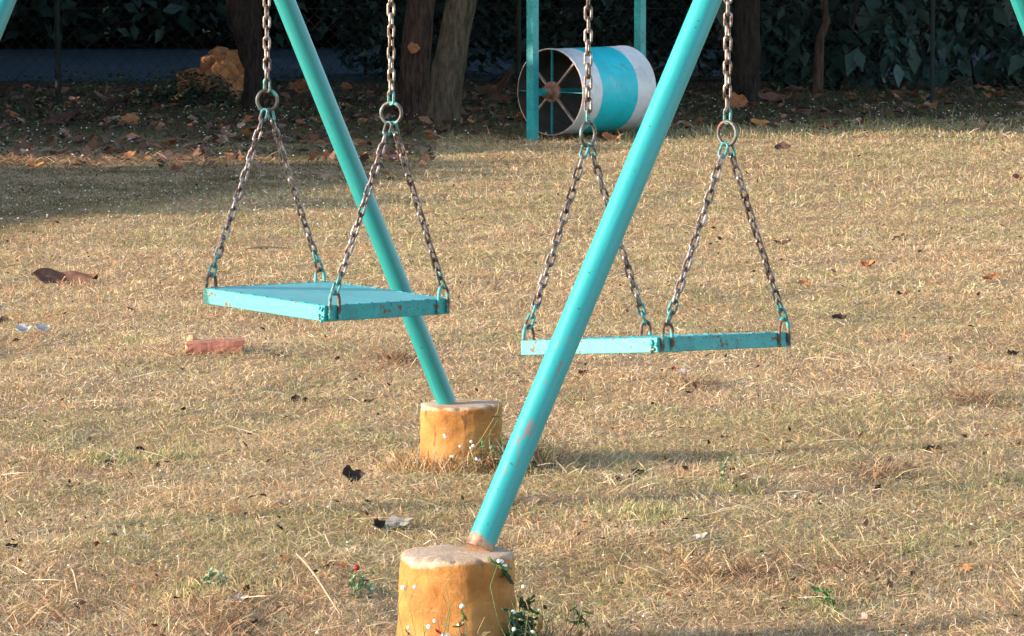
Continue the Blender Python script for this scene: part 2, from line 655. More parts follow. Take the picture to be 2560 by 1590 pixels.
def make_blades(x, y, hgt, wid, lean, cols, lift=0.0, bend=0.5):
    n = len(x)
    z = gz(x, y) + lift
    az = rng.uniform(0, 2 * np.pi, n)
    dirx, diry = np.cos(az), np.sin(az)
    paz = rng.uniform(0, np.pi, n)
    wx, wy = np.cos(paz) * wid, np.sin(paz) * wid
    wz = rng.uniform(-0.5, 0.5, n) * wid
    l2 = np.clip(lean + bend * rng.uniform(0.2, 1.0, n), 0, 1.75)
    h1 = hgt * 0.55
    h2 = hgt * 0.45
    b = np.stack([x, y, z - 0.004], 1)
    m = b + np.stack([dirx * np.sin(lean) * h1, diry * np.sin(lean) * h1, np.cos(lean) * h1], 1)
    t = m + np.stack([dirx * np.sin(l2) * h2, diry * np.sin(l2) * h2, np.cos(l2) * h2], 1)
    m[:, 2] = np.maximum(m[:, 2], z + 0.002)
    t[:, 2] = np.maximum(t[:, 2], z + 0.002)
    w = np.stack([wx, wy, wz], 1)
    V = np.stack([b - w * 0.5, b + w * 0.5, m - w * 0.45, m + w * 0.45, t], 1).reshape(-1, 3)
    o = np.arange(n) * 5
    Fc = np.concatenate([np.stack([o, o + 1, o + 3], 1), np.stack([o, o + 3, o + 2], 1), np.stack([o + 2, o + 3, o + 4], 1)])
    T = np.repeat(cols, 5, axis=0)
    return V, Fc, T


def in_block(x, y):
    return (((x - FN.x) ** 2 + (y - FN.y) ** 2) < 0.115 ** 2) | (((x - FF.x) ** 2 + (y - FF.y) ** 2) < 0.12 ** 2)


def footing_pos(px, py, Y):
    p = P(px, py, Y)
    return Vector((p.x, p.y, 0)), p.z


FN, FN_H = footing_pos(1143, 1381, 7.62)
FF, FF_H = footing_pos(1153, 1008, 10.36)


def pick(cols_w):
    """cols_w (n,7) weights -> colours"""
    c = np.cumsum(cols_w, 1)
    c /= c[:, -1:]
    u = rng.random((len(cols_w), 1))
    idx = np.clip((u > c).sum(1), 0, 6)
    col = PAL[idx] * rng.uniform(0.72, 1.25, (len(idx), 1))
    return col * (1 + rng.normal(0, 0.05, (len(idx), 3)))


def grass_field():
    Vs, Fs, Ts = [], [], []
    off = 0
    bands = [(6.9, 9.0, 30000, 0.0019, 0.0205), (9.0, 11.5, 22000, 0.0022, 0.0195), (11.5, 15, 13500, 0.0026, 0.0195), (15, 20, 7500, 0.0033, 0.023),
             (20, 26, 3900, 0.0044, 0.028), (26, 33, 1900, 0.0060, 0.045)]
    for (y0, y1, dens, wid, hh) in bands:
        hw = y1 * 0.1347 + 0.7
        n = int((y1 - y0) * 2 * hw * dens)
        x = rng.uniform(-hw, hw, n)
        y = rng.uniform(y0, y1, n)
        keep = (np.abs(x) < y * 0.1347 + 0.7) & ~in_block(x, y)
        d = vnoise(x, y, 0.28, 31) * 0.6 + vnoise(x, y, 0.09, 32) * 0.4
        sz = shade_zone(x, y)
        keep &= rng.random(n) < (0.22 + 1.25 * d) * (1 - 0.35 * sz)
        x, y, sz, d = x[keep], y[keep], sz[keep], d[keep]
        n = len(x)
        gr = np.clip((vnoise(x, y, 0.75, 41) * 0.55 + vnoise(x, y, 0.22, 42) * 0.45 - 0.46) * 4.0, 0, 1)
        gr = np.clip(gr + np.clip((y - 14) / 30, 0, 0.28), 0, 1)
        rs = np.clip((vnoise(x, y, 0.6, 43) * 0.5 + vnoise(x, y, 0.16, 44) * 0.5 - 0.45) * 4.0, 0, 1)
        W = np.zeros((n, 7))
        W[:, 0] = 1.0 - 0.3 * gr
        W[:, 1] = 0.55 - 0.2 * rs
        W[:, 2] = 0.42 + 0.5 * rs
        W[:, 3] = 0.10 + 0.42 * rs
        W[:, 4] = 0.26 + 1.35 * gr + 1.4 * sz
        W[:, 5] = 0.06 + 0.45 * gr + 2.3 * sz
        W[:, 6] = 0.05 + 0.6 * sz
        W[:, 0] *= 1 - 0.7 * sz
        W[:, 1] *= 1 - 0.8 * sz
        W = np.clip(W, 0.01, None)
        cols = pick(W) * (1 - 0.62 * sz[:, None])  # tree shade put into the blade colours
        hgt = hh * rng.lognormal(0, 0.42, n) * (0.75 + 0.5 * d) * (1 - 0.15 * sz)
        flat = rng.random(n) < 0.62
        lean = np.where(flat, rng.uniform(1.0, 1.5, n), np.abs(rng.normal(0.45, 0.4, n)))
        hgt = np.where(flat, hgt * 1.25, hgt * 0.8)
        V, Fc, T = make_blades(x, y, hgt, wid * rng.uniform(0.6, 1.35, n), lean, cols, lift=np.where(flat, rng.uniform(0.0, 0.014, n), 0))
        Vs.append(V)
        Fs.append(Fc + off)
        Ts.append(T)
        off += len(V)

    def extra(x, y, hgt, wid, lean, cols, lift=0.0, bend=0.5):
        nonlocal off
        V, Fc, T = make_blades(x, y, hgt, wid, lean, cols, lift, bend)
        Vs.append(V)
        Fs.append(Fc + off)
        Ts.append(T)
        off += len(V)

    # long loose straws lying on the lawn
    n = 1500
    y = 7.0 + 16 * rng.random(n) ** 1.6
    x = rng.uniform(-1, 1, n) * (y * 0.1347 + 0.5)
    extra(x, y, rng.uniform(0.05, 0.14, n), rng.uniform(0.0018, 0.0032, n), rng.uniform(1.25, 1.55, n), PAL[1] * rng.uniform(0.7, 1.25, (n, 1)), rng.uniform(0.012, 0.032, n), 0.15)
    # tufts: (photo px, photo py, radius m, count, kind)
    tufts = [(1600, 1310, 0.16, 900, 'g'), (250, 1150, 0.13, 500, 'g'), (420, 1140, 0.16, 600, 'g'), (760, 790, 0.2, 500, 'g'), (320, 860, 0.15, 350, 'g'),
             (2130, 420, 0.35, 300, 'g'), (480, 1500, 0.12, 500, 'g'), (630, 1490, 0.1, 300, 'g'), (1830, 1240, 0.15, 400, 'g'), (2050, 1540, 0.16, 500, 'g'),
             (2500, 1220, 0.1, 300, 'g'), (2430, 1005, 0.14, 700, 'd'), (1850, 1460, 0.2, 700, 'd'), (2150, 1450, 0.2, 500, 'd'), (560, 1570, 0.16, 500, 'd'),
             (1735, 975, 0.1, 300, 'd'), (995, 905, 0.12, 400, 'd'), (1330, 1160, 0.12, 800, 'd'), (2200, 1195, 0.12, 400, 'd'), (90, 1560, 0.2, 300, 'd'), (860, 1420, 0.12, 250, 's'),
             (1250, 1590, 0.10, 500, 'g'), (1330, 1560, 0.1, 250, 'g'), (1550, 1210, 0.2, 300, 's'), (2300, 900, 0.3, 500, 's')]
    for (px, py, rad, cnt, kind) in tufts:
        c = Pg(px, py)
        a, r = rng.uniform(0, 2 * np.pi, cnt), rad * np.abs(rng.normal(0, 0.75, cnt))
        x, y = c.x + np.cos(a) * r, c.y + np.sin(a) * r * 1.6
        ok = ~in_block(x, y)
        x, y = x[ok], y[ok]
        m = len(x)
        if kind == 'g':
            cols = PAL[rng.choice([4, 5, 5, 4, 0], m)] * rng.uniform(0.8, 1.3, (m, 1))
            lean = np.abs(rng.normal(0.6, 0.45, m))
            h = rng.uniform(0.012, 0.036, m)
        elif kind == 'd':
            cols = PAL[rng.choice([6, 6, 3, 2, 0], m)] * rng.uniform(0.6, 1.2, (m, 1))
            lean = rng.uniform(0.7, 1.5, m)
            h = rng.uniform(0.04, 0.09, m)
        else:
            cols = PAL[rng.choice([1, 1, 0], m)] * rng.uniform(0.8, 1.2, (m, 1))
            lean = rng.uniform(0.8, 1.5, m)
            h = rng.uniform(0.03, 0.07, m)
        extra(x, y, h, rng.uniform(0.0018, 0.0032, m), lean, cols, rng.uniform(0, 0.012, m))
    for (c, x0, w_, cnt) in ((FF, 0.10, 0.09, 900), (FN, 0.12, 0.06, 500)):
        x, y = c.x + x0 + np.abs(rng.normal(0, w_, cnt)), c.y - 0.05 + rng.normal(0, 0.07, cnt)
        ok = ~in_block(x, y)
        x, y = x[ok], y[ok]
        m = len(x)
        cols = PAL[rng.choice([6, 6, 0, 1, 3, 4, 5], m)] * rng.uniform(0.6, 1.1, (m, 1))
        extra(x, y, rng.uniform(0.05, 0.13, m), rng.uniform(0.0016, 0.0028, m), rng.uniform(0.2, 1.5, m), cols, rng.uniform(0, 0.03, m), 0.9)
    # straw added in undarkened tones, painting the sunlit streak at far left brighter
    cnt = 700
    x = -1.5 - 1.9 * rng.random(cnt) ** 0.6
    y = (23.45 + rng.normal(0, 0.17, cnt) + math.sin(SUN_A) * x) / math.cos(SUN_A)
    extra(x, y, rng.uniform(0.05, 0.11, cnt), rng.uniform(0.005, 0.009, cnt), rng.uniform(0.9, 1.5, cnt), PAL[rng.choice([0, 2, 2, 3, 3], cnt)] * rng.uniform(0.6, 1.0, (cnt, 1)), rng.uniform(0.005, 0.03, cnt))
    # dry grass heaped against the two footings
    for (c, rad, cnt, front) in ((FF, 0.125, 900, 1), (FN, 0.115, 400, 1)):
        a = rng.uniform(-np.pi * 1.15, np.pi * 0.15, cnt)
        r = rad + np.abs(rng.normal(0, 0.05, cnt))
        x, y = c.x + np.cos(a) * r, c.y + np.sin(a) * r
        cols = PAL[rng.choice([0, 1, 2, 3, 6, 4], cnt)] * rng.uniform(0.6, 1.2, (cnt, 1))
        extra(x, y, rng.uniform(0.04, 0.085, cnt), rng.uniform(0.0018, 0.003, cnt), rng.uniform(0.2, 1.5, cnt), cols, rng.uniform(0, 0.02, cnt))
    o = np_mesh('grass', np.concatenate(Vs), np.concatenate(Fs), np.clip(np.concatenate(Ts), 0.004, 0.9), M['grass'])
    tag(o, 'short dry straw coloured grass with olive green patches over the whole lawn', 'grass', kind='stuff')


grass_field()


# small white flower heads scattered in the lawn
def flowers():
    def heads(x, y, z, s):
        n = len(x)
        # octahedron heads
        d = np.array([(1, 0, 0), (-1, 0, 0), (0, 1, 0), (0, -1, 0), (0, 0, 0.8), (0, 0, -0.8)])
        V = (np.stack([x, y, z], 1)[:, None, :] + d[None] * s[:, None, None]).reshape(-1, 3)
        f = np.array([(0, 2, 4), (2, 1, 4), (1, 3, 4), (3, 0, 4), (2, 0, 5), (1, 2, 5), (3, 1, 5), (0, 3, 5)])
        Fc = (np.arange(n)[:, None, None] * 6 + f[None]).reshape(-1, 3)
        T = np.repeat(np.array([(0.80, 0.79, 0.72)]) * rng.uniform(0.6, 1.1, (n, 1)), 6, axis=0)
        return V, Fc, T
    n = 2600
    y = rng.uniform(23.5, 30.5, n)
    x = rng.uniform(-1, 1, n) * (y * 0.1347 + 0.8)
    sz = shade_zone(x, y)
    k = rng.random(n) < np.clip(sz * (1.25 - sz) * 1.9 + 0.03, 0, 1) * np.clip(vnoise(x, y, 0.6, 61) * 2 - 0.4, 0, 1)
    x, y = x[k], y[k]
    s = rng.uniform(0.004, 0.0085, len(x))
    A = [(x, y, s, rng.uniform(0.02, 0.06, len(x)))]
    n = 650
    y = 7.4 + 15 * rng.random(n) ** 1.9
    x = rng.uniform(-1, 1, n) * (y * 0.1347 + 0.4)
    k = (vnoise(x, y, 0.5, 62) > 0.45) & ~in_block(x, y)
    x, y = x[k], y[k]
    A.append((x, y, rng.uniform(0.002, 0.0042, len(x)), rng.uniform(0.02, 0.05, len(x))))
    n = 300
    y = rng.uniform(18.5, 22.5, n)
    x = rng.uniform(-3.2, -0.8, n)
    A.append((x, y, rng.uniform(0.003, 0.006, n), rng.uniform(0.02, 0.045, n)))
    x = np.concatenate([a[0] for a in A])
    y = np.concatenate([a[1] for a in A])
    s = np.concatenate([a[2] for a in A])
    h = np.concatenate([a[3] for a in A])
    V, Fc, T = heads(x, y, gz(x, y) + h, s)
    o = np_mesh('flower_heads', V, Fc, T, M['flower'], smooth=True)
    tag(o, 'tiny white flower heads dotted through the lawn and along the shade edge', 'flowers', kind='stuff')


flowers()

# ------------------------------------------------------------------ footings
def footing(name, c, H, rtop, rbot, label, seed, weedy):
    random.seed(seed)
    root = MB()
    ph = [random.uniform(0, 6.28) for _ in range(4)]

    def wob(a, z):
        return 1 + 0.012 * math.sin(2 * a + ph[0]) + 0.012 * math.sin(3 * a + ph[1]) + 0.010 * math.sin(5 * a + ph[3] * 2 + z * 9) + 0.008 * math.sin(7 * a + ph[2] + z * 20) + 0.004 * math.sin(11 * a + ph[3])
    prof = [(rbot * 1.03, -0.12), (rbot, 0.0)]
    for i in range(1, 26):
        t = i / 26
        prof.append((rbot + (rtop - rbot) * t, (H - 0.008) * t))
    prof += [(rtop, H - 0.006), (rtop - 0.002, H - 0.002), (rtop - 0.007, H), (rtop * 0.85, H + 0.001), (rtop * 0.6, H + 0.0015), (rtop * 0.3, H + 0.002), (0.0, H + 0.002)]
    root.lathe(prof, 112, 0, True, wob)
    # hand trowelled, pitted, chipped along the rim
    V = np.array(root.v)
    ang = np.arctan2(V[:, 1], V[:, 0])
    u, w = ang * rtop + 5, V[:, 2] + 3
    dn = 0.0055 * (vnoise(u, w, 0.03, seed) - 0.5) + 0.0030 * (vnoise(u, w, 0.011, seed + 1) - 0.5)
    chip = np.clip(vnoise(u, w * 0.4, 0.016, seed + 2) - 0.66, 0, 1) * 0.045 * np.exp(-((V[:, 2] - H) / 0.010) ** 2)
    rr = np.hypot(V[:, 0], V[:, 1]) + 1e-9
    f = 1 + np.where(rr > rtop * 0.9, dn - chip, 0) / rr
    V[:, 0] *= f
    V[:, 1] *= f
    V[:, 2] -= np.where(rr > rtop * 0.9, chip * 0.8, 0) + np.where(V[:, 2] > H - 0.001, 0.004 * (vnoise(V[:, 0] + 4, V[:, 1] + 4, 0.04, seed + 3) - 0.5), 0)
    root.v = [tuple(p) for p in V]
    o = root.build(name, footing_mat(name + '_paint', H))
    o.location = (c.x, c.y, 0)
    return tag(o, label, 'footing', 'painted concrete footings of the swing frame')


footing('concrete_footing', FN, FN_H, 0.113, 0.123, 'large orange concrete footing in the foreground, cut off by the bottom edge', 3, True)
footing('concrete_footing', FF, FF_H, 0.111, 0.113, 'orange concrete footing farther back, grass heaped at its base, behind the near leaning pipe', 9, False)

# ------------------------------------------------------------------ swing frame
UB = Vector((0.731, -0.682, 0))       # along the bar, to the right and nearer
VB = Vector((0.682, 0.731, 0))        # across it, to the right and farther
APR = P(2180, -970, 8.36)
APL = P(366, -870, 9.95)
HB = (APR.z + APL.z) / 2
APR.z = APL.z = HB


def leg_obj(a, b, rad, mat, parent):
    """tube with its own Z along the pipe, starting at a"""
    m = MB()
    L = (b - a).length
    m.tube([Vector((0, 0, 0)), Vector((0, 0, L * 0.33)), Vector((0, 0, L * 0.66)), Vector((0, 0, L))], rad, 28)
    o = m.build('leg', mat, parent)
    o.rotation_mode = 'QUATERNION'
    z = (b - a).normalized()
    yv = Vector((0, 1, 0))                   # local -Y faces the camera side
    yv = (yv - z * yv.dot(z)).normalized()
    xv = yv.cross(z)
    o.rotation_quaternion = Matrix((xv, yv, z)).transposed().to_quaternion()
    o.location = a - parent.location
    return o


frame = empty('swing_set', ((APR.x + APL.x) / 2, (APR.y + APL.y) / 2, 0))
tag(frame, 'turquoise pipe frame on four slanting legs carrying the two plank swings', 'swing set')
nb = P(1197, 1368, 7.64)
nb.z -= 0.003
fb = P(1118, 998, 10.34)
fb.z -= 0.012
leg_obj(nb, APR + (APR - nb).normalized() * 0.0, 0.0287, M['pipe_near'], frame)
leg_obj(fb, APL, 0.0272, M['pipe'], frame)
# legs that only cross the upper corners of the photo
lc = P(11, 0, 9.55)
e = APL + (lc - APL) * ((APL.z - 0.0) / (APL.z - lc.z))
leg_obj(e, APL, 0.0287, M['pipe'], frame)
rc = P(2557, 0, 8.75)
e2 = APR + (rc - APR) * ((APR.z - 0.0) / (APR.z - rc.z))
leg_obj(e2, APR, 0.0272, M['pipe'], frame)
mb = MB()
mb.tube([APL - (APR - APL).normalized() * 0.08, APR + (APR - APL).normalized() * 0.08], 0.03, 20)
o = mb.build('top_bar', M['bar'], frame)
o.location = -frame.location


# ------------------------------------------------------------------ chains
LP = 0.0268        # link pitch
WR = 0.0035        # wire radius


def link(mb, c, t, s, mat, pitch=LP, w=0.0074):
    """one stadium link centred at c, long axis t, flat in the t/s plane"""
    pts = []
    half = pitch / 2 + WR - 0.0002 - w
    for k in range(8):
        a = -math.pi / 2 + math.pi * k / 7
        pts.append(c + t * (half + math.cos(a) * w) + s * (math.sin(a) * w))
    for k in range(8):
        a = math.pi / 2 + math.pi * k / 7
        pts.append(c + t * (-half + math.cos(a) * w) + s * (math.sin(a) * w))
    mb.tube(pts, WR, 7, mat, closed=True)


def chain(a, b, parent, teal_a=0, teal_b=0, twist=0.35, sag=0.0, name='chain'):
    a, b = Vector(a), Vector(b)
    L = (b - a).length
    n = max(2, round(L / LP))
    pitch = L / n
    mb = MB()
    t0 = (b - a).normalized()
    ref = Vector((1, 0, 0)) - t0 * t0.x
    ref.normalize()
    for i in range(n):
        u = (i + 0.5) / n
        c = a + (b - a) * u + Vector((0, 0, -1)) * sag * 4 * u * (1 - u)
        t = (t0 + Vector((0, 0, -1)) * sag * 4 * (1 - 2 * u) / L).normalized()
        s = (ref - t * ref.dot(t)).normalized()
        ang = twist + (math.pi / 2 if i % 2 else 0) + random.uniform(-0.14, 0.14) + 0.25 * math.sin(i * 0.21)
        s = Quaternion(t, ang) @ s
        m = 1 if (i < teal_a or i >= n - teal_b) else 0
        link(mb, c + s.cross(t) * random.uniform(-0.0008, 0.0008), t, s, m, pitch)
    o = mb.build(name, [M['chain'], M['chain_teal']], parent)
    o.location = -parent.location
    return o


def ring(c, rad, wire, nrm, parent, sx=1.0, sz=1.0):
    nrm = Vector(nrm).normalized()
    up = Vector((0, 0, 1))
    s = up.cross(nrm).normalized()
    mb = MB()
    pts = [c + s * (math.cos(2 * math.pi * k / 28) * rad * sx) + up * (math.sin(2 * math.pi * k / 28) * rad * sz) for k in range(28)]
    mb.tube(pts, wire, 9, 0, closed=True)
    o = mb.build('ring', M['ring'], parent)
    o.location = -parent.location
    return o


def shackle(face_c, along, out, top_z, bot, parent, h=0.034, half=0.0165, rad=0.0043):
    """U of ribbed bar welded to the rim face: legs run down the face"""
    up = Vector((0, 0, 1))
    apex = top_z + h
    pts = []
    base = face_c + out * (rad * 0.8)
    for z in (bot, bot * 0.4 + top_z * 0.6 if False else bot + 0.02, top_z, top_z + h * 0.45):
        sh = 1.0 if z < top_z + 0.001 else 0.92
        pts.append(base + along * half * sh + up * (z - base.z))
    for k in range(1, 8):
        a = math.pi * k / 8
        pts.append(base + along * (half * 0.92 * math.cos(a)) + up * (top_z + h * 0.45 + (h * 0.55) * math.sin(a) - base.z))
    for z in (top_z + h * 0.45, top_z, bot + 0.02, bot):
        sh = 1.0 if z < top_z + 0.001 else 0.92
        pts.append(base - along * half * sh + up * (z - base.z))
    mb = MB()
    rads = [rad * (1 + (0.12 if i % 2 else -0.06)) for i in range(len(pts))]
    mb.tube(pts, rads, 8, 0)
    # weld blobs at both feet
    for sg in (-1, 1):
        c = base + along * half * sg + up * (bot + 0.004 - base.z)
        for q in range(3):
            cc = c + along * random.uniform(-0.004, 0.004) + up * random.uniform(-0.003, 0.012)
            r0 = random.uniform(0.003, 0.0055)
            mb.tube([cc - up * r0, cc - up * r0 * 0.5, cc + up * r0 * 0.5, cc + up * r0], [0.0006, r0, r0, 0.0006], 7, 0)
    o = mb.build('shackle', M['weld'], parent)
    o.location = -parent.location
    return base + up * (apex - 0.003 - base.z)


def seat(corners, th, parent):
    """corners: left, front, right, back of the upper edge"""
    Lc, Fc_, Rc, Bc = corners
    c = (Lc + Fc_ + Rc + Bc) / 4
    u = ((Fc_ - Lc) + (Rc - Bc)).normalized()
    v = ((Bc - Lc) + (Rc - Fc_))
    v = (v - u * v.dot(u)).normalized()
    w = u.cross(v)
    hu = ((Fc_ - Lc).length + (Rc - Bc).length) / 4
    hv = ((Bc - Lc).length + (Rc - Fc_).length) / 4
    loc = Matrix((u, v, w)).transposed()
    # everything in local space, the object carries the rotation
    X, Y, Z = Vector((1, 0, 0)), Vector((0, 1, 0)), Vector((0, 0, 1))
    rim = MB()
    t = 0.005
    for sg in (-1, 1):
        rim.box((0, sg * (hv - t / 2), -th / 2), X, Y, Z, 2 * hu, t, th, 0, 0.0012)
        rim.box((sg * (hu - t / 2), 0, -th / 2), Y, X, Z, 2 * hv - 2 * t, t, th, 0, 0.0012)
        # inner flange that carries the plank
        rim.box((0, sg * (hv - 0.018), -0.0135), X, Y, Z, 2 * hu - 2 * t, 0.026, 0.004)
    # stitch welds along the top seam
    for sg in (-1, 1):
        for k in range(9):
            p = -hv + 0.03 + k * (2 * hv - 0.06) / 8 + random.uniform(-0.006, 0.006)
            rim.box((sg * (hu - 0.006), p, -0.0005), Y, X, Z, random.uniform(0.010, 0.02), 0.006, 0.004, 0, 0.0012)
            p = -hu + 0.03 + k * (2 * hu - 0.06) / 8 + random.uniform(-0.006, 0.006)
            rim.box((p, sg * (hv - 0.006), -0.0005), X, Y, Z, random.uniform(0.010, 0.02), 0.006, 0.004, 0, 0.0012)
    # lumpy corner weld at the front corner
    for q in range(9):
        rr = random.uniform(0.003, 0.0055)
        cc = Vector((hu - random.uniform(0.0, 0.02), -hv - 0.001, -random.uniform(0.004, th)))
        rim.tube([cc - Z * rr, cc - Z * rr * .5, cc + Z * rr * .5, cc + Z * rr], [0.0006, rr, rr, 0.0006], 7, 0)
    plank = MB()
    plank.box((0, 0, -0.0055), X, Y, Z, 2 * hu - 2 * t - 0.004, 2 * hv - 2 * t - 0.004, 0.0105, 0, 0.0015)
    q = loc.to_quaternion()
    s = rim.build('seat', M['seat_rim'], parent)
    pl = plank.build('seat_board', M['seat_top'], s)
    s.rotation_mode = 'QUATERNION'
    s.rotation_quaternion = q
    s.location = c - parent.location
    return c, u, v, w, hu, hv


def swing(ctr_px, corners, rings, nrm, rsz, label, th):
    c0 = sum(corners, Vector()) / 4
    root = empty('swing', (c0.x, c0.y, c0.z))
    tag(root, label, 'swing', 'plank swings hung on chains under the pipe frame')
    c, u, v, w, hu, hv = seat(corners, th, root)
    Wz = Vector((0, 0, 1))
    for ri, (rc, sgn, n2) in enumerate(zip(rings, (-1, 1), nrm)):
        sx, sz = rsz[ri]
        ring(rc, 0.0262, 0.0045, n2, root, sx, sz)
        topz = rc.z + 0.0268 * sz
        chain((rc.x, rc.y, HB - 0.02), (rc.x, rc.y, topz - 0.002), root, 0, 1, 0.08 + 0.12 * ri)
        for sv in (-1, 1):
            fc = c + u * (sgn * hu) + v * (sv * (hv - 0.030))
            ztop = fc.z
            al = Vector((v.x, v.y, 0)).normalized()
            ot = Vector((u.x, u.y, 0)).normalized() * sgn
            ap = shackle(fc, al, ot, ztop, ztop - th + 0.004, root)
            st = rc + Vector((0, 0, -0.0268 * sz + 0.002)) + VB * (sv * 0.007)
            chain(st, ap, root, 1, 2, 0.12 + 0.12 * sv + 0.2 * ri, 0.006)
    return root


# left swing (photo pixels -> true depth of each corner)
LC = [P(517, 719, 9.478), P(790, 763, 9.184), P(1147, 748, 9.498), P(815, 703, 9.79)]
swing((822, 740), LC, [P(668, 251, 9.641), P(978, 283, 9.335)], [(0.25, -1, 0.05), (-0.3, -1, 0)], [(1, 1), (1, 1)],
      'left swing with a bluish worn turquoise plank seen from above, farther of the two', 0.039)
RC = [P(1301, 853, 8.74), P(1618, 842, 8.446), P(2002, 831, 8.76), P(1638, 836, 9.05)]
swing((1642, 850), RC, [P(1470, 335, 8.903), P(1818, 333, 8.597)], [(0.85, -0.7, 0), (-0.75, -0.8, 0)], [(1.0, 1.08), (1.0, 1.02)],
      'right swing with its turquoise plank seen edge on behind the bright leaning pipe', 0.034)


# ------------------------------------------------------------------ barrel
def barrel():
    near = P(1375, 238, 26.28)
    near.z = 0.318
    RAD, LEN = 0.298, 0.80
    ax = Vector((0.655, 0.755, 0)).normalized()        # from the near end to the far end
    q = Matrix((Vector((0, 0, -1)).cross(ax) * -1, Vector((0, 0, 1)), ax)).transposed()
    xv = Vector((0, 0, 1)).cross(ax).normalized()
    q = Matrix((xv, ax.cross(xv), ax)).transposed().to_quaternion()
    root = empty('rolling_barrel', (near.x, near.y, 0))
    tag(root, 'white and turquoise banded rolling barrel hung between two turquoise posts at the shade edge', 'barrel')
    body = MB()
    body.lathe([(RAD, 0.0), (RAD + 0.004, 0.004), (RAD + 0.004, 0.012), (RAD, 0.018), (RAD, LEN / 2), (RAD, LEN - 0.018), (RAD + 0.004, LEN - 0.012), (RAD + 0.004, LEN - 0.004), (RAD, LEN)], 72, 0)
    body.lathe([(RAD - 0.006, LEN), (RAD - 0.006, LEN / 2), (RAD - 0.006, 0.0)], 72, 1)
    body.lathe([(RAD - 0.006, 0.0), (RAD, 0.0)], 72, 2, False)
    body.lathe([(RAD, LEN), (RAD - 0.006, LEN)], 72, 2, False)
    parts = [body.build('drum', [M['drum'], M['drum_inside'], M['spoke_rust']], root)]
    X, Y, Z = Vector((1, 0, 0)), Vector((0, 1, 0)), Vector((0, 0, 1))
    for end, zc in ((0, 0.022), (1, LEN - 0.022)):
        for k in range(8):
            a = k * math.pi / 4
            d = X * math.cos(a) + Y * math.sin(a)
            s = Z.cross(d)
            sp = MB()
            teal = k % 2 == 0
            sp.box(d * ((RAD - 0.006 + 0.05) / 2) + Z * zc, d, s, Z, RAD - 0.056, 0.0045 if teal else 0.011, 0.02)
            parts.append(sp.build('spoke', M['drumframe'] if teal else M['spoke_rust'], root))
        hub = MB()
        z0 = -0.05 if end == 0 else LEN - 0.03
        hub.lathe([(0.0, z0), (0.040, z0), (0.042, z0 + 0.004), (0.042, z0 + 0.052), (0.050, z0 + 0.054), (0.050, z0 + 0.060), (0.070, z0 + 0.062), (0.073, z0 + 0.066), (0.073, z0 + 0.082), (0.0, z0 + 0.082)], 28, 0, False)
        parts.append(hub.build('hub', M['hub'], root))
    axl = MB()
    axl.tube([Vector((0, 0, -0.21)), Vector((0, 0, LEN + 0.21))], 0.02, 14)
    parts.append(axl.build('axle', M['drumframe'], root))
    for p in parts:
        p.rotation_mode = 'QUATERNION'
        p.rotation_quaternion = q
        p.location = (0, 0, near.z)
    # posts: the near one left of the open end, the far one behind
    Zt = 1.75
    ctr = []
    for zc in (-0.185, LEN + 0.185):
        p = ax * zc
        m = MB()
        m.box((p.x, p.y, Zt / 2 - 0.07), Vector((0, 0, 1)), xv, ax, Zt + 0.14, 0.062, 0.062, 0, 0.003)
        m.build('post', M['drumframe'], root)
        ctr.append(p)
        b = MB()
        s = 1 if zc < 0 else -1
        pc = p + ax * (s * 0.058)
        b.box((pc.x, pc.y, near.z + 0.003), ax, xv, Vector((0, 0, 1)), 0.052, 0.055, 0.05, 0, 0.003)
        b.build('bracket', M['drumframe'], root)
    m = MB()
    mid = (ctr[0] + ctr[1]) / 2
    m.box((mid.x, mid.y, Zt + 0.031), ax, xv, Vector((0, 0, 1)), (ctr[1] - ctr[0]).length + 0.062, 0.062, 0.056, 0, 0.003)
    m.build('crossbar', M['drumframe'], root)


barrel()


# ------------------------------------------------------------------ foliage
def leafcloud(centers, size, tint, droop=0.3, aspect=0.45, jit=0.3):
    """folded four-cornered leaves at the given centres"""
    n = len(centers)
    az = rng.uniform(0, 2 * np.pi, n)
    el = rng.normal(-droop, 0.45, n)
    d = np.stack([np.cos(az) * np.cos(el), np.sin(az) * np.cos(el), np.sin(el)], 1)
    up = np.array([0, 0, 1.0])
    s = np.cross(d, up)
    s /= np.linalg.norm(s, axis=1, keepdims=True) + 1e-9
    roll = rng.normal(0, 0.5, n)[:, None]
    nn = np.cross(s, d)
    s2 = s * np.cos(roll) + nn * np.sin(roll)
    n2 = np.cross(s2, d)
    L = (size * rng.uniform(1 - jit, 1 + jit, n))[:, None]
    a = centers - d * L * 0.5
    t = centers + d * L * 0.5 - n2 * L * 0.06
    l = centers - d * L * 0.06 + s2 * L * aspect * 0.5 + n2 * L * 0.07
    r = centers - d * L * 0.06 - s2 * L * aspect * 0.5 + n2 * L * 0.07
    V = np.stack([a, l, t, r], 1).reshape(-1, 3)
    o = np.arange(n) * 4
    Fc = np.concatenate([np.stack([o, o + 2, o + 1], 1), np.stack([o, o + 3, o + 2], 1)])
    base = np.asarray(tint)
    if base.ndim == 1:
        base = base[None]
    T = base[rng.integers(0, len(base), n)] * rng.uniform(0.6, 1.4, (n, 1))
    return V, Fc, np.clip(np.repeat(T, 4, axis=0), 0.002, 1)


def clump_points(n, boxes):
    """points spread through uneven clumps: (cx,cy,cz,rx,ry,rz)"""
    b = np.array(boxes)
    w = b[:, 3] * b[:, 4] * b[:, 5]
    idx = rng.choice(len(b), n, p=w / w.sum())
    u = rng.normal(0, 1, (n, 3))
    u /= np.linalg.norm(u, axis=1, keepdims=True)
    u *= rng.uniform(0.25, 1.0, (n, 1)) ** 0.5
    return b[idx, :3] + u * b[idx, 3:]


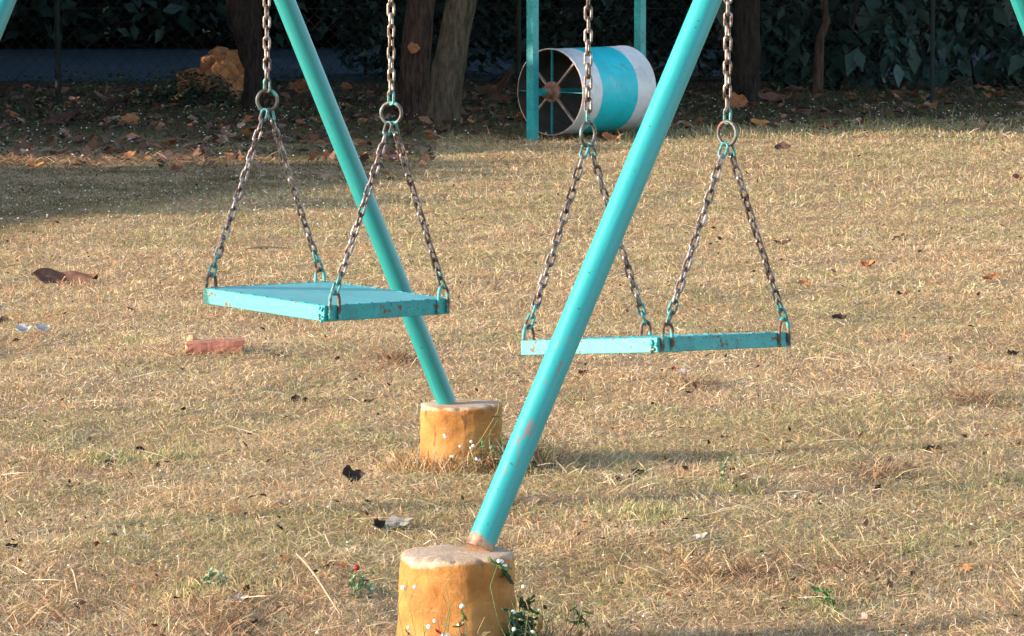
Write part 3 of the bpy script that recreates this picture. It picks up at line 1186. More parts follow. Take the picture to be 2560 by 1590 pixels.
GREEN_D = [(0.026, 0.056, 0.044), (0.036, 0.074, 0.057), (0.052, 0.098, 0.072), (0.022, 0.034, 0.028)]
GREEN_T = [(0.028, 0.066, 0.060), (0.040, 0.092, 0.080), (0.018, 0.036, 0.032), (0.060, 0.112, 0.094)]


def crown_boxes(cx, cy, z0, z1, rad, k):
    out = []
    for _ in range(k):
        a, r = random.uniform(0, 6.28), rad * math.sqrt(random.random())
        out.append((cx + math.cos(a) * r, cy + math.sin(a) * r, random.uniform(z0, z1), random.uniform(0.5, 1.0) * rad * 0.5, random.uniform(0.5, 1.0) * rad * 0.5, random.uniform(0.35, 0.7)))
    return out


def tree(path, rads, mat, label, crown, n_leaf, leaf, tint, name='tree', seg=14, nz=0.05, limbs=3, flare=True):
    base = Vector(path[0])
    root = empty(name, (base.x, base.y, 0))
    tag(root, label, 'tree', 'trees behind the lawn')
    mb = MB()
    pts, rr = [], []
    for i in range(len(path) - 1):
        for k in range(4):
            t = k / 4
            pts.append(Vector(path[i]).lerp(Vector(path[i + 1]), t) + Vector((random.uniform(-1, 1), random.uniform(-1, 1), 0)) * rads[i] * 0.06)
            rr.append(rads[i] * (1 - t) + rads[i + 1] * t)
    pts.append(Vector(path[-1]))
    rr.append(rads[-1])
    if flare:
        rr[0] *= 1.35
        rr[1] *= 1.12
    mb.tube(pts, rr, seg, 0, noise=nz)
    top = Vector(path[-1])
    cx, cy, z0, z1, rad = crown
    for k in range(limbs):
        a = 6.28 * k / limbs + random.uniform(-.4, .4)
        s = pts[-1 - (k % 3)]
        e = Vector((cx + math.cos(a) * rad * 0.7, cy + math.sin(a) * rad * 0.7, random.uniform((z0 + z1) / 2, z1)))
        mb.tube([s, s.lerp(e, 0.5) + Vector((0, 0, 0.2)), e], [rads[-1] * 0.7, rads[-1] * 0.4, rads[-1] * 0.12], 8, 0)
    o = mb.build('trunk', mat, root)
    o.location = -root.location
    bx = crown_boxes(cx, cy, z0, z1, rad, 16)
    V, Fc, T = leafcloud(clump_points(n_leaf, bx), leaf, tint)
    o = np_mesh('crown', V, Fc, T, M['foliage'], root)
    o.location = -root.location
    return root


# trunk A (beside the stones), B, C (mossy, leaning), D (dark, right), sapling E
def gp(px, py):
    p = Pg(px, py)
    return p


random.seed(21)
a0 = gp(634, 285)
sA = a0.y
tree([(a0.x, sA, -0.1), tuple(P(634, 170, sA)), tuple(P(612, 60, sA)), tuple(P(603, -60, sA)), (a0.x - 0.2, sA, 2.6), (a0.x - 0.3, sA, 3.6)], [0.082, 0.075, 0.13, 0.15, 0.12, 0.07], M['bark_dark'],
     'dark tree trunk standing right beside the sunlit stone heap', (a0.x - 0.2, sA + 0.5, 2.4, 5.2, 2.4), 5200, 0.17, GREEN_D)
b0 = gp(1035, 300)
tree([(b0.x, b0.y, -0.1), tuple(P(1038, 150, b0.y)), tuple(P(1052, 0, b0.y)), (b0.x + 0.12, b0.y, 1.8), (b0.x + 0.2, b0.y, 3.4)], [0.125, 0.115, 0.105, 0.10, 0.06], M['bark_red'],
     'reddish brown trunk with an orange leaf on its bark, left of the mossy trunk', (b0.x, b0.y + 0.8, 2.3, 5.0, 2.3), 5200, 0.17, GREEN_D)
c0 = gp(1106, 312)
tree([(c0.x, c0.y, -0.1), tuple(P(1118, 180, c0.y)), tuple(P(1155, 0, c0.y)), (c0.x + 0.36, c0.y, 2.0), (c0.x + 0.55, c0.y, 3.6)], [0.126, 0.120, 0.108, 0.10, 0.06], M['bark_moss'],
     'thick mossy brown trunk leaning to the right, left of the barrel', (c0.x + 0.6, c0.y + 0.4, 2.3, 5.2, 2.6), 5200, 0.17, GREEN_D)
d0 = gp(1862, 262)
tree([(d0.x, d0.y, -0.1), tuple(P(1866, 120, d0.y)), tuple(P(1868, 0, d0.y)), (d0.x + 0.05, d0.y, 2.0), (d0.x, d0.y, 3.5)], [0.115, 0.11, 0.105, 0.1, 0.06], M['bark_dark'],
     'dark upright trunk in the shade behind the rightmost swing chain', (d0.x, d0.y + 0.7, 2.2, 5.0, 2.5), 5200, 0.17, GREEN_D)
e0 = gp(2041, 240)
tree([(e0.x, e0.y, -0.1), tuple(P(2046, 170, e0.y)), tuple(P(2050, 98, e0.y)), tuple(P(2066, 55, e0.y)), tuple(P(2058, -10, e0.y)), (e0.x + 0.1, e0.y, 1.9), (e0.x + 0.2, e0.y, 2.8)], [0.055, 0.045, 0.037, 0.031, 0.030, 0.028, 0.015], M['bark_pink'],
     'thin crooked sapling with a pinkish scar, in front of the broad leaved shrub', (e0.x + 0.2, e0.y + 0.4, 2.0, 4.2, 1.7), 3200, 0.17, GREEN_D, name='sapling', seg=10, flare=False)


def shrub(name, label, boxes, n, leaf, tint, droop, stems, group='shrubs behind the lawn', aspect=0.5):
    b = boxes[0]
    root = empty(name, (b[0], b[1], 0))
    tag(root, label, 'shrub', group)
    V, Fc, T = leafcloud(clump_points(n, boxes), leaf, tint, droop, aspect, 0.5)
    Vb, Fb, Tb = leafcloud(clump_points(n, boxes), leaf * 0.45, np.array(tint) * 0.8 + 0.008, droop * 0.4, aspect * 0.7, 0.5)
    V, Fc, T = np.concatenate([V, Vb]), np.concatenate([Fc, Fb + len(V)]), np.concatenate([T, Tb])
    V[:, 2] = np.maximum(V[:, 2], 0.01)
    o = np_mesh('foliage', V, Fc, T, M['foliage'], root)
    o.location = -root.location
    for _ in range(stems):
        mb = MB()
        bb = random.choice(boxes)
        s = Vector((bb[0] + random.uniform(-.2, .2), bb[1] + random.uniform(-.2, .2), -0.05))
        e = Vector((bb[0] + random.uniform(-.5, .5), bb[1] + random.uniform(-.3, .3), bb[2] + bb[5] * 0.6))
        mb.tube([s, s.lerp(e, 0.5) + Vector((random.uniform(-.1, .1), 0, 0)), e], [0.016, 0.011, 0.005], 6)
        o = mb.build('stem', M['bark_red'], root)
        o.location = -root.location
    return root


def rowboxes(x0, x1, y0, y1, step, h0, h1, r):
    out = []
    x = x0
    while x < x1:
        h = random.uniform(h0, h1)
        z = 0.3
        while z < h:
            out.append((x + random.uniform(-.3, .3), random.uniform(y0, y1), z, r * random.uniform(.7, 1.2), r * random.uniform(.6, 1.0), random.uniform(.25, .5)))
            z += 0.42
        x += step
    return out


random.seed(5)
shrub('broad_leaved_shrub', 'dark shrub with large drooping leaves at the upper right behind the sapling', rowboxes(2.55, 5.6, 33.4, 34.6, 0.42, 1.8, 2.6, 0.40), 5200, 0.20, GREEN_T, 0.9, 10, aspect=0.55)
shrub('shrub', 'dark low shrub filling the gap between the dark upright trunk and the turquoise barrel post', rowboxes(0.2, 2.5, 35.6, 36.6, 0.42, 1.5, 2.3, 0.42), 5200, 0.13, GREEN_D, 0.4, 8)
shrub('shrub', 'dark leafy shrub behind the mossy leaning trunk and left of the barrel', rowboxes(-1.6, 0.3, 36.0, 37.2, 0.42, 1.4, 2.4, 0.42), 4200, 0.13, GREEN_D, 0.4, 8)


# far wood and the wood out to the left that shades the background
def thicket(name, boxes, n, leaf, tint, label):
    V, Fc, T = leafcloud(clump_points(n, boxes), leaf, tint, 0.5, 0.55)
    V[:, 2] = np.maximum(V[:, 2], 0.01)
    o = np_mesh(name, V, Fc, T, M['foliage'])
    return tag(o, label, 'thicket', kind='stuff')


bx = []
for k in range(330):
    x = random.uniform(-13, 13)
    bx.append((x, random.uniform(44.6, 48.5), random.uniform(0.25, 7.0) ** 1.0, random.uniform(.5, 1.1), random.uniform(.5, .9), random.uniform(.4, .9)))
for k in range(60):
    bx.append((random.uniform(-9, 9), random.uniform(44.3, 45.2), random.uniform(0.35, 1.2), random.uniform(.5, .9), .5, random.uniform(.3, .6)))
for k in range(140):
    bx.append((random.uniform(-12, 12), random.uniform(44.4, 46.5), random.uniform(0.1, 1.6), random.uniform(.5, .9), .6, random.uniform(.3, .6)))
for k in range(160):
    bx.append((random.uniform(-13, 13), random.uniform(47.5, 51.0), random.uniform(0.2, 4.0), random.uniform(.7, 1.2), .8, random.uniform(.5, .9)))
for k in range(260):
    bx.append((random.uniform(-14, 14), random.uniform(48.0, 52.0), random.uniform(0.1, 2.6), random.uniform(.8, 1.2), .8, random.uniform(.5, .8)))
thicket('thicket', bx, 150000, 0.23, GREEN_D + GREEN_T, 'unbroken dark green thicket beyond the lane at the back')
bx = []
for k in range(120):
    bx.append((random.uniform(-9, 9), random.uniform(27.5, 45), random.uniform(2.4, 4.6), random.uniform(.8, 1.6), random.uniform(.8, 1.6), random.uniform(.3, .6)))
thicket('canopy', bx, 20000, 0.26, GREEN_D, 'dense leaf canopy of the trees closing over the shaded background')


def woodland():
    """a belt of trees left of the lawn, low at its near end, tall beyond; gaps let two sunbeams through"""
    n = 26000
    q = rng.uniform(18.4, 25.4, n)
    x = rng.uniform(-8.6, -7.4, n)
    h = np.interp(q, [18.4, 18.9, 20.1, 22.1, 25.0], [0.9, 1.40, 1.70, 1.84, 2.08]) + 0.55 * (vnoise(q, x, 0.45, 91) - 0.5) + 0.3 * (vnoise(q, x, 0.15, 92) - 0.5)
    z = rng.uniform(0.0, 1.0, n) ** 0.9 * h
    k = ~((q > 23.1) & (q < 23.8) & (z > 0.8))
    A = np.stack([x, (q + math.sin(SUN_A) * x) / math.cos(SUN_A), z], 1)[k]
    V1, F1, T1 = leafcloud(A, 0.17, GREEN_D, 0.3, 0.6)
    n = 110000
    q = rng.uniform(25.2, 58.0, n)
    x = rng.uniform(-9.5, -7.6, n) - np.clip((q - 40) * 0.15, 0, 2)
    z = rng.uniform(0, 1, n) ** 1.15 * 9.5
    k = ~((q > 30.75) & (q < 31.6) & (z > 1.15) & (z < 1.8))
    A = np.stack([x, (q + math.sin(SUN_A) * x) / math.cos(SUN_A), z], 1)[k]
    V2, F2, T2 = leafcloud(A, 0.30, GREEN_D, 0.3, 0.6)
    V = np.concatenate([V1, V2])
    V[:, 2] = np.maximum(V[:, 2], 0.01)
    o = np_mesh('woodland', V, np.concatenate([F1, F2 + len(V1)]), np.concatenate([T1, T2]), M['foliage'])
    tag(o, 'belt of leafy trees and bushes along the left side of the lawn', 'woodland', kind='stuff')


woodland()


# ------------------------------------------------------------------ stones behind the fence
def stone_heap():
    random.seed(31)
    base = P(535, 262, 31.6)
    root = empty('stone_heap', (base.x, base.y, 0))
    tag(root, 'heap of sandy orange stones lit by a sunbeam behind the wire fence', 'stone heap')
    s = F / 31.6
    top = lambda px: 186 - 62 * min(1, max(0, (px - 440) / 110.0)) ** 0.6 - (6 if px > 575 else 0)
    spots = []
    for row in range(6):
        x = 432 + random.uniform(0, 16)
        while x < 640:
            hw = random.uniform(17, 34)
            spots.append((x + hw, 258 - row * 25 + random.uniform(-10, 10), hw, random.uniform(14, 21)))
            x += 1.6 * hw
    # the packed earth and rubble that the stones sit in
    m = MB()
    cb = P(548, 262, 31.62)
    vs, fs = [], []
    nu, nv = 40, 14
    for j in range(nv + 1):
        th = 0.5 * math.pi * j / nv
        for i in range(nu):
            a = 2 * math.pi * i / nu
            k = 1 + 0.10 * math.sin(3 * a + 1) + 0.07 * math.sin(5 * a + th * 6) + 0.05 * math.sin(9 * a - th * 9) + random.uniform(-.05, .05)
            sh = 0.10 * math.cos(th)                     # steeper on the trunk side
            vs.append(cb + Vector((math.cos(a) * math.sin(th) ** 0.7 * 0.31 * k + sh, math.sin(a) * math.sin(th) ** 0.7 * 0.22 * k, max(0, math.cos(th)) ** 0.8 * 0.40 * k - 0.02)))
    for j in range(nv):
        for i in range(nu):
            i2 = (i + 1) % nu
            fs.append((j * nu + i, (j + 1) * nu + i, (j + 1) * nu + i2, j * nu + i2))
    m.add(vs, fs, 0, False)
    o = m.build('rubble_mound', M['stone'], root)
    o.location = -root.location
    for (px, py, hw, hh) in spots:
        if py - hh * 0.5 < top(px) or px + hw > 632:
            continue
        c = P(px, py, 31.45 + (262 - py) * 0.0034 + random.uniform(-.09, .09))
        m = MB()
        rx, rz = hw / s * 1.12, hh / s * 1.15
        axes = [Vector((random.gauss(0, 1), random.gauss(0, 1), random.gauss(0, 1))).normalized() for _ in range(11)]
        lim = [random.uniform(0.66, 0.95) for _ in axes]
        vs, fs = [], []
        nu, nv = 16, 10
        for j in range(nv + 1):
            th = math.pi * j / nv
            for i in range(nu):
                a = 2 * math.pi * i / nu
                d = Vector((math.cos(a) * math.sin(th), math.sin(a) * math.sin(th), math.cos(th)))
                r = 1.15
                for ax_, l_ in zip(axes, lim):          # planes chip the ball into facets
                    dp = d.dot(ax_)
                    if dp > 0.05:
                        r = min(r, l_ / dp)
                vs.append(c + Vector((d.x * rx, d.y * max(rx, 0.08), d.z * rz)) * r)
        for j in range(nv):
            for i in range(nu):
                i2 = (i + 1) % nu
                fs.append((j * nu + i, (j + 1) * nu + i, (j + 1) * nu + i2, j * nu + i2))
        m.add(vs, fs, 0, False)
        o = m.build('stone', M['stone'], root)
        o.location = -root.location


stone_heap()


# ------------------------------------------------------------------ wire fence
def fence():
    yf = 30.6
    root = empty('wire_fence', (0, yf, 0))
    tag(root, 'dark chain link wire fence with thin posts between the lawn trees and the lane', 'fence')
    for px in (145, 1297, 2330):
        x = P(px, 200, yf).x
        m = MB()
        m.tube([Vector((x, 0, -0.1)), Vector((x, 0, 0.8)), Vector((x, 0, 1.62))], 0.023 if px == 145 else 0.018, 10)
        m.tube([Vector((x, 0, 1.62)), Vector((x, 0, 1.64))], [0.026, 0.012], 10)
        m.build('post', M['post_dark'], root)
    for s0 in (-9.4, -2.6, 4.2):
        pass
    m = MB()
    sp, H = 0.105, 1.5
    x0, x1 = -6.5, 6.5
    n = int((x1 - x0 + H) / sp)
    for k in range(n):
        xs = x0 - H + k * sp
        for sg in (1, -1):
            pts = []
            steps = 6
            for i in range(steps + 1):
                z = 0.04 + H * i / steps
                x = xs + (z if sg == 1 else H - z) + 0.012 * math.sin(k * 1.7 + i * 2.1 * sg)
                pts.append(Vector((x, 0.004 * sg + 0.01 * math.sin(x * 2.0), z)))
            m.tube(pts, 0.0014, 4, 0, cap=False, smooth=False)
    for z in (0.06, 0.8, 1.53):
        m.tube([Vector((x0, -0.006, z)), Vector((0, -0.006, z - 0.01)), Vector((x1, -0.006, z))], 0.002, 5)
    o = m.build('wire_mesh', M['wire'], root)


fence()


# ------------------------------------------------------------------ fallen leaves
def leaf_mesh(L, W, curl, fold, ragged, seed):
    """leaf along +X, cupped, ragged edge, a thin closed shell"""
    rs = random.Random(seed)
    nu, nv = 12, 6
    V = []
    ph = [rs.uniform(0, 6.28) for _ in range(4)]
    for i in range(nu + 1):
        u = i / nu
        hw = W * 0.5 * (math.sin(math.pi * u ** 0.8) ** 0.75 if 0 < u < 1 else 0.02)
        for j in range(nv + 1):
            v = -1 + 2 * j / nv
            edge = 1 + ragged * (0.5 * math.sin(9 * u + ph[0] + v) + 0.5 * math.sin(17 * u + ph[1])) * abs(v)
            x = (u - 0.5) * L
            y = v * hw * edge
            z = fold * abs(v) * hw + curl * L * ((u - 0.45) ** 2) * 1.6 + curl * 0.25 * L * math.sin(5 * u + ph[2]) * abs(v) * 0.5
            z += L * (0.05 * math.sin(6 * v + 7 * u + ph[3]) * curl + 0.035 * math.sin(13 * u + 3 * v + ph[1]) + 0.025 * math.sin(9 * v - 11 * u + ph[2]))
            V.append((x, y, z))
    n = len(V)
    V2 = [(x, y, z - 0.0009) for x, y, z in V]
    Fc = []
    w = nv + 1
    for i in range(nu):
        for j in range(nv):
            a = i * w + j
            Fc.append((a, a + w, a + w + 1, a + 1))
            Fc.append((n + a, n + a + 1, n + a + w + 1, n + a + w))
    return V + V2, Fc


LEAFC = {'dark': (0.050, 0.030, 0.024), 'brown': (0.135, 0.065, 0.042), 'deep': (0.085, 0.040, 0.030), 'orange': (0.42, 0.17, 0.055), 'pale': (0.42, 0.29, 0.21), 'pink': (0.38, 0.25, 0.21),
         'red': (0.20, 0.042, 0.032), 'grey': (0.27, 0.24, 0.215), 'green': (0.08, 0.13, 0.045), 'mauve': (0.32, 0.28, 0.30), 'rust': (0.33, 0.13, 0.055), 'white': (0.48, 0.44, 0.40), 'bgreen': (0.05, 0.08, 0.035)}


def lmat(cn):
    key = 'leaf_' + cn
    if key not in M:
        c = LEAFC[cn]
        k = NT('fallen_leaf_' + cn, rough=0.75, spec=0.25)
        col = k.ramp(k.noise(28, 5, 0.7), [(0.3, tuple(v * 0.55 for v in c)), (0.55, c), (0.8, tuple(min(1, v * 1.35) for v in c))])
        vein = k.mask(k.noise(1, 3, 0.6, k.mapped((30, 160, 30))), 0.6, 0.7)
        col = k.mix(k.math('MULTIPLY', vein, 0.3), col, tuple(v * 0.5 for v in c))
        k.color(col)
        k.bump(k.noise(70, 4), 0.4, 0.003)
        M[key] = k.m
    return M[key]


LG = 'fallen leaves lying on the lawn'


def leaf(px, py, wpx, col, label, asp=0.5, curl=0.6, yaw=None, tilt=0.25, fold=0.35, stem=False, lift=0.004, ragged=0.22, group=LG, cat='leaf', name='fallen_leaf'):
    p = Pg(px, py)
    s = F / p.y
    L = wpx / s
    z = gzf(p.x, p.y) + lift
    seed = int(px * 7 + py * 13)
    rs = random.Random(seed)
    V, Fc = leaf_mesh(L, L * asp, curl, fold, ragged, seed)
    m = MB()
    m.add(V, Fc, 0, True)
    o = m.build(name, lmat(col))
    yaw = rs.uniform(-0.5, 0.5) if yaw is None else yaw
    o.rotation_euler = (tilt + 0.1, rs.uniform(-0.15, 0.15), yaw)
    o.location = (p.x, p.y, z + abs(math.sin(tilt + .1)) * L * asp * 0.3)
    tag(o, label, cat, group)
    if stem:
        t = MB()
        t.tube([Vector((L * 0.48, 0, curl * L * 0.45)), Vector((L * 0.56, 0.0, curl * L * 0.45 + L * 0.12)), Vector((L * 0.57, 0.004, curl * L * 0.45 + L * 0.30))], [0.0016, 0.0013, 0.001], 6)
        t.build('leaf_stem', lmat(col), o)
    return o


leaf(160, 706, 165, 'brown', 'large curled reddish brown leaf with an upright stalk at the left edge of the lawn', 0.36, 0.28, 0.1, 0.55, 0.42, True, lift=-0.004)
leaf(881, 1214, 58, 'dark', 'large blackish cupped leaf just left of the rear footing, the darkest on the lawn', 0.8, 0.7, 0.2, 0.7, 0.6)
leaf(985, 1350, 100, 'grey', 'broad pale grey leaf lying just behind the front footing', 0.5, 0.3, 0.1, 0.35, 0.2)
leaf(942, 1352, 40, 'dark', 'black curled leaf touching the left end of the pale grey leaf', 0.8, 1.0, 0.9, 0.8, 0.6)
leaf(1588, 1198, 52, 'deep', 'dark brown pointed leaf standing upright in the grass right of the slanted pipe', 0.42, 0.4, 0.95, 1.2, 0.4)
leaf(1556, 1220, 40, 'red', 'shrivelled reddish leaf at the foot of the upright dark brown leaf', 0.5, 0.9, -0.3, 0.3, 0.6)
leaf(2325, 1137, 56, 'dark', 'black feather like leaf on the pale grass at the right of the photo', 0.3, 0.35, 0.55, 0.5, 0.4)
leaf(2356, 1146, 20, 'dark', 'small black scrap just beside the black feather like leaf', 0.6, 0.6, -0.3, 0.4, 0.4)
leaf(2096, 809, 40, 'dark', 'black leaf to the right of the right swing seat', 0.45, 0.7, 0.2, 0.6, 0.5)
leaf(2173, 672, 44, 'rust', 'orange brown curled leaf in the sunny grass above right of the right swing', 0.55, 0.9, -0.6, 0.5, 0.6)
leaf(2474, 712, 48, 'rust', 'narrow orange brown leaf near the right edge of the photo', 0.4, 0.6, 0.4, 0.5, 0.5)
leaf(2258, 752, 36, 'deep', 'dark brown crumpled leaf between the two orange brown leaves and the black one', 0.5, 0.8, 0.1, 0.3, 0.6)
leaf(2011, 728, 34, 'orange', 'pale orange leaf close to the outer chain of the right swing', 0.7, 0.3, 0.2, 0.5, 0.2)
leaf(2141, 767, 34, 'pink', 'flat pinkish leaf above the black leaf beside the right swing seat', 0.5, 0.2, 0.0, 0.3, 0.2)
leaf(1954, 613, 42, 'deep', 'brown crumpled leaf to the right of the outer right swing chain, uppermost there', 0.4, 0.7, -0.1, 0.3, 0.5)
leaf(1958, 661, 20, 'dark', 'small dark leaf just below the uppermost brown leaf beside the right chain', 0.6, 0.7, 0.3, 0.4, 0.5)
leaf(2247, 603, 26, 'dark', 'dark leaf alone in the upper right lawn, above the orange brown curled leaf', 0.55, 0.8, 0.2, 0.5, 0.5)
leaf(2530, 880, 32, 'dark', 'black curled leaf at the right edge of the photo', 0.6, 0.9, 0.3, 0.5, 0.5)
leaf(1866, 976, 42, 'pale', 'pale tan leaf on the grass below the right end of the right seat', 0.45, 0.3, 0.1, 0.35, 0.3)
leaf(2247, 994, 60, 'pale', 'wide pale tan leaf beside the dark straw clump at the right', 0.35, 0.25, 0.05, 0.25, 0.3)
leaf(1457, 937, 30, 'red', 'small red leaf below the right seat, nearest the slanted pipe', 0.6, 0.5, 0.5, 0.6, 0.4)
leaf(1684, 926, 26, 'red', 'small red leaf directly below the middle of the right seat', 0.6, 0.6, 0.2, 0.5, 0.4)
leaf(1708, 932, 34, 'mauve', 'whitish leaf touching the red leaf below the middle of the right seat', 0.5, 0.3, -0.2, 0.4, 0.3)
leaf(995, 908, 54, 'deep', 'flat dark brown leaf left of the rear footing pipe base', 0.35, 0.3, 0.0, 0.2, 0.3)
leaf(921, 998, 26, 'dark', 'dark leaf left of the rear footing at the height of its top', 0.6, 0.7, 0.4, 0.5, 0.5)
leaf(738, 1000, 24, 'dark', 'dark upright leaf scrap below the brick piece', 0.8, 0.9, 0.3, 0.9, 0.5)
leaf(841, 905, 20, 'dark', 'black upright leaf scrap to the right of the brick piece', 0.5, 0.5, 1.2, 1.1, 0.5)
leaf(692, 898, 36, 'deep', 'dull brown leaf close to the right end of the brick piece', 0.4, 0.5, 0.0, 0.25, 0.4)
leaf(332, 778, 28, 'dark', 'dark leaf in the grass left of and above the brick piece', 0.4, 0.6, -0.2, 0.3, 0.4)
leaf(657, 612, 26, 'dark', 'dark leaf at the end of the pale dry twig under the left swing chains', 0.4, 0.6, 0.1, 0.5, 0.5)
leaf(348, 1119, 24, 'dark', 'upper of two dark leaves by the green tuft at lower left', 0.8, 0.8, 0.5, 0.8, 0.5)
leaf(275, 1166, 28, 'dark', 'lower of two dark leaves by the green tuft at lower left', 0.8, 0.9, 0.2, 0.7, 0.5)
leaf(32, 1173, 30, 'green', 'green leaf at the left edge below the paper scraps', 0.35, 0.2, 0.5, 0.5, 0.4)
leaf(184, 1230, 40, 'brown', 'red brown leaf half sunk in the grass at lower left', 0.4, 0.7, -0.3, 0.3, 0.5)
leaf(710, 1287, 44, 'pink', 'pinkish leaf with a dark underside left of the front footing', 0.4, 0.5, 0.3, 0.4, 0.4)
leaf(27, 1402, 36, 'dark', 'black curled leaf at the lower left edge of the photo', 0.5, 1.1, 0.6, 0.7, 0.5)
leaf(924, 1286, 28, 'deep', 'small brown leaf between the blackish cupped leaf and the grey leaf', 0.5, 0.6, 0.1, 0.4, 0.5)
leaf(1334, 1279, 40, 'pink', 'pale pink leaf in the grass right of the slanted pipe above the front footing', 0.6, 0.3, -0.5, 0.6, 0.2)
leaf(1742, 1373, 58, 'white', 'whitish flat leaf in the lower right lawn, right of the green tuft', 0.45, 0.25, -0.1, 0.4, 0.2)
leaf(1986, 1260, 44, 'white', 'white narrow curled leaf standing in the right lawn', 0.3, 0.6, 1.3, 0.8, 0.4)
leaf(2300, 1215, 64, 'pale', 'long pale husk leaf below the black feather like leaf', 0.25, 0.3, -0.35, 0.3, 0.4)
leaf(1862, 1472, 60, 'pink', 'pinkish brown leaf in the dark matted grass at lower right', 0.4, 0.4, -0.2, 0.3, 0.3)
leaf(1832, 1464, 38, 'dark', 'blackish leaf under the left end of the pinkish brown leaf at lower right', 0.35, 0.5, -0.5, 0.3, 0.4)
leaf(2163, 1570, 40, 'pink', 'pink leaf standing at the bottom edge of the photo', 0.45, 0.3, -1.2, 0.9, 0.3)
leaf(2413, 1446, 40, 'orange', 'yellowish orange leaf in the lower right corner area', 0.55, 0.4, -0.5, 0.5, 0.3)
leaf(2498, 1197, 28, 'dark', 'dark pointed leaf at the right edge right of the pale husk leaf', 0.4, 0.6, 0.5, 0.6, 0.5)
leaf(1813, 1099, 36, 'deep', 'thin dark leaf in the middle right lawn, the left one of a pair', 0.25, 0.5, 0.6, 0.4, 0.4)
leaf(1967, 1116, 34, 'dark', 'thin black leaf in the middle right lawn, the right one of a pair', 0.25, 0.5, 0.5, 0.4, 0.4)
leaf(10, 770, 44, 'pink', 'pinkish leaf cut by the left edge of the photo', 0.45, 0.3, -0.1, 0.3, 0.3)
leaf(7, 806, 28, 'dark', 'dark leaf just below the pinkish leaf at the left edge', 0.7, 0.8, 0.2, 0.6, 0.5)
leaf(600, 1532, 60, 'grey', 'grey green leaf by a dark hollow at the bottom left of the front footing', 0.5, 0.4, -0.4, 0.5, 0.3)
leaf(2549, 450, 40, 'red', 'bright red leaf at the right edge of the upper lawn', 0.5, 0.5, 0.1, 0.5, 0.4)
leaf(615, 1183, 34, 'mauve', 'small lavender grey leaf right of the green tufts at lower left', 0.5, 0.2, -0.1, 0.4, 0.3)
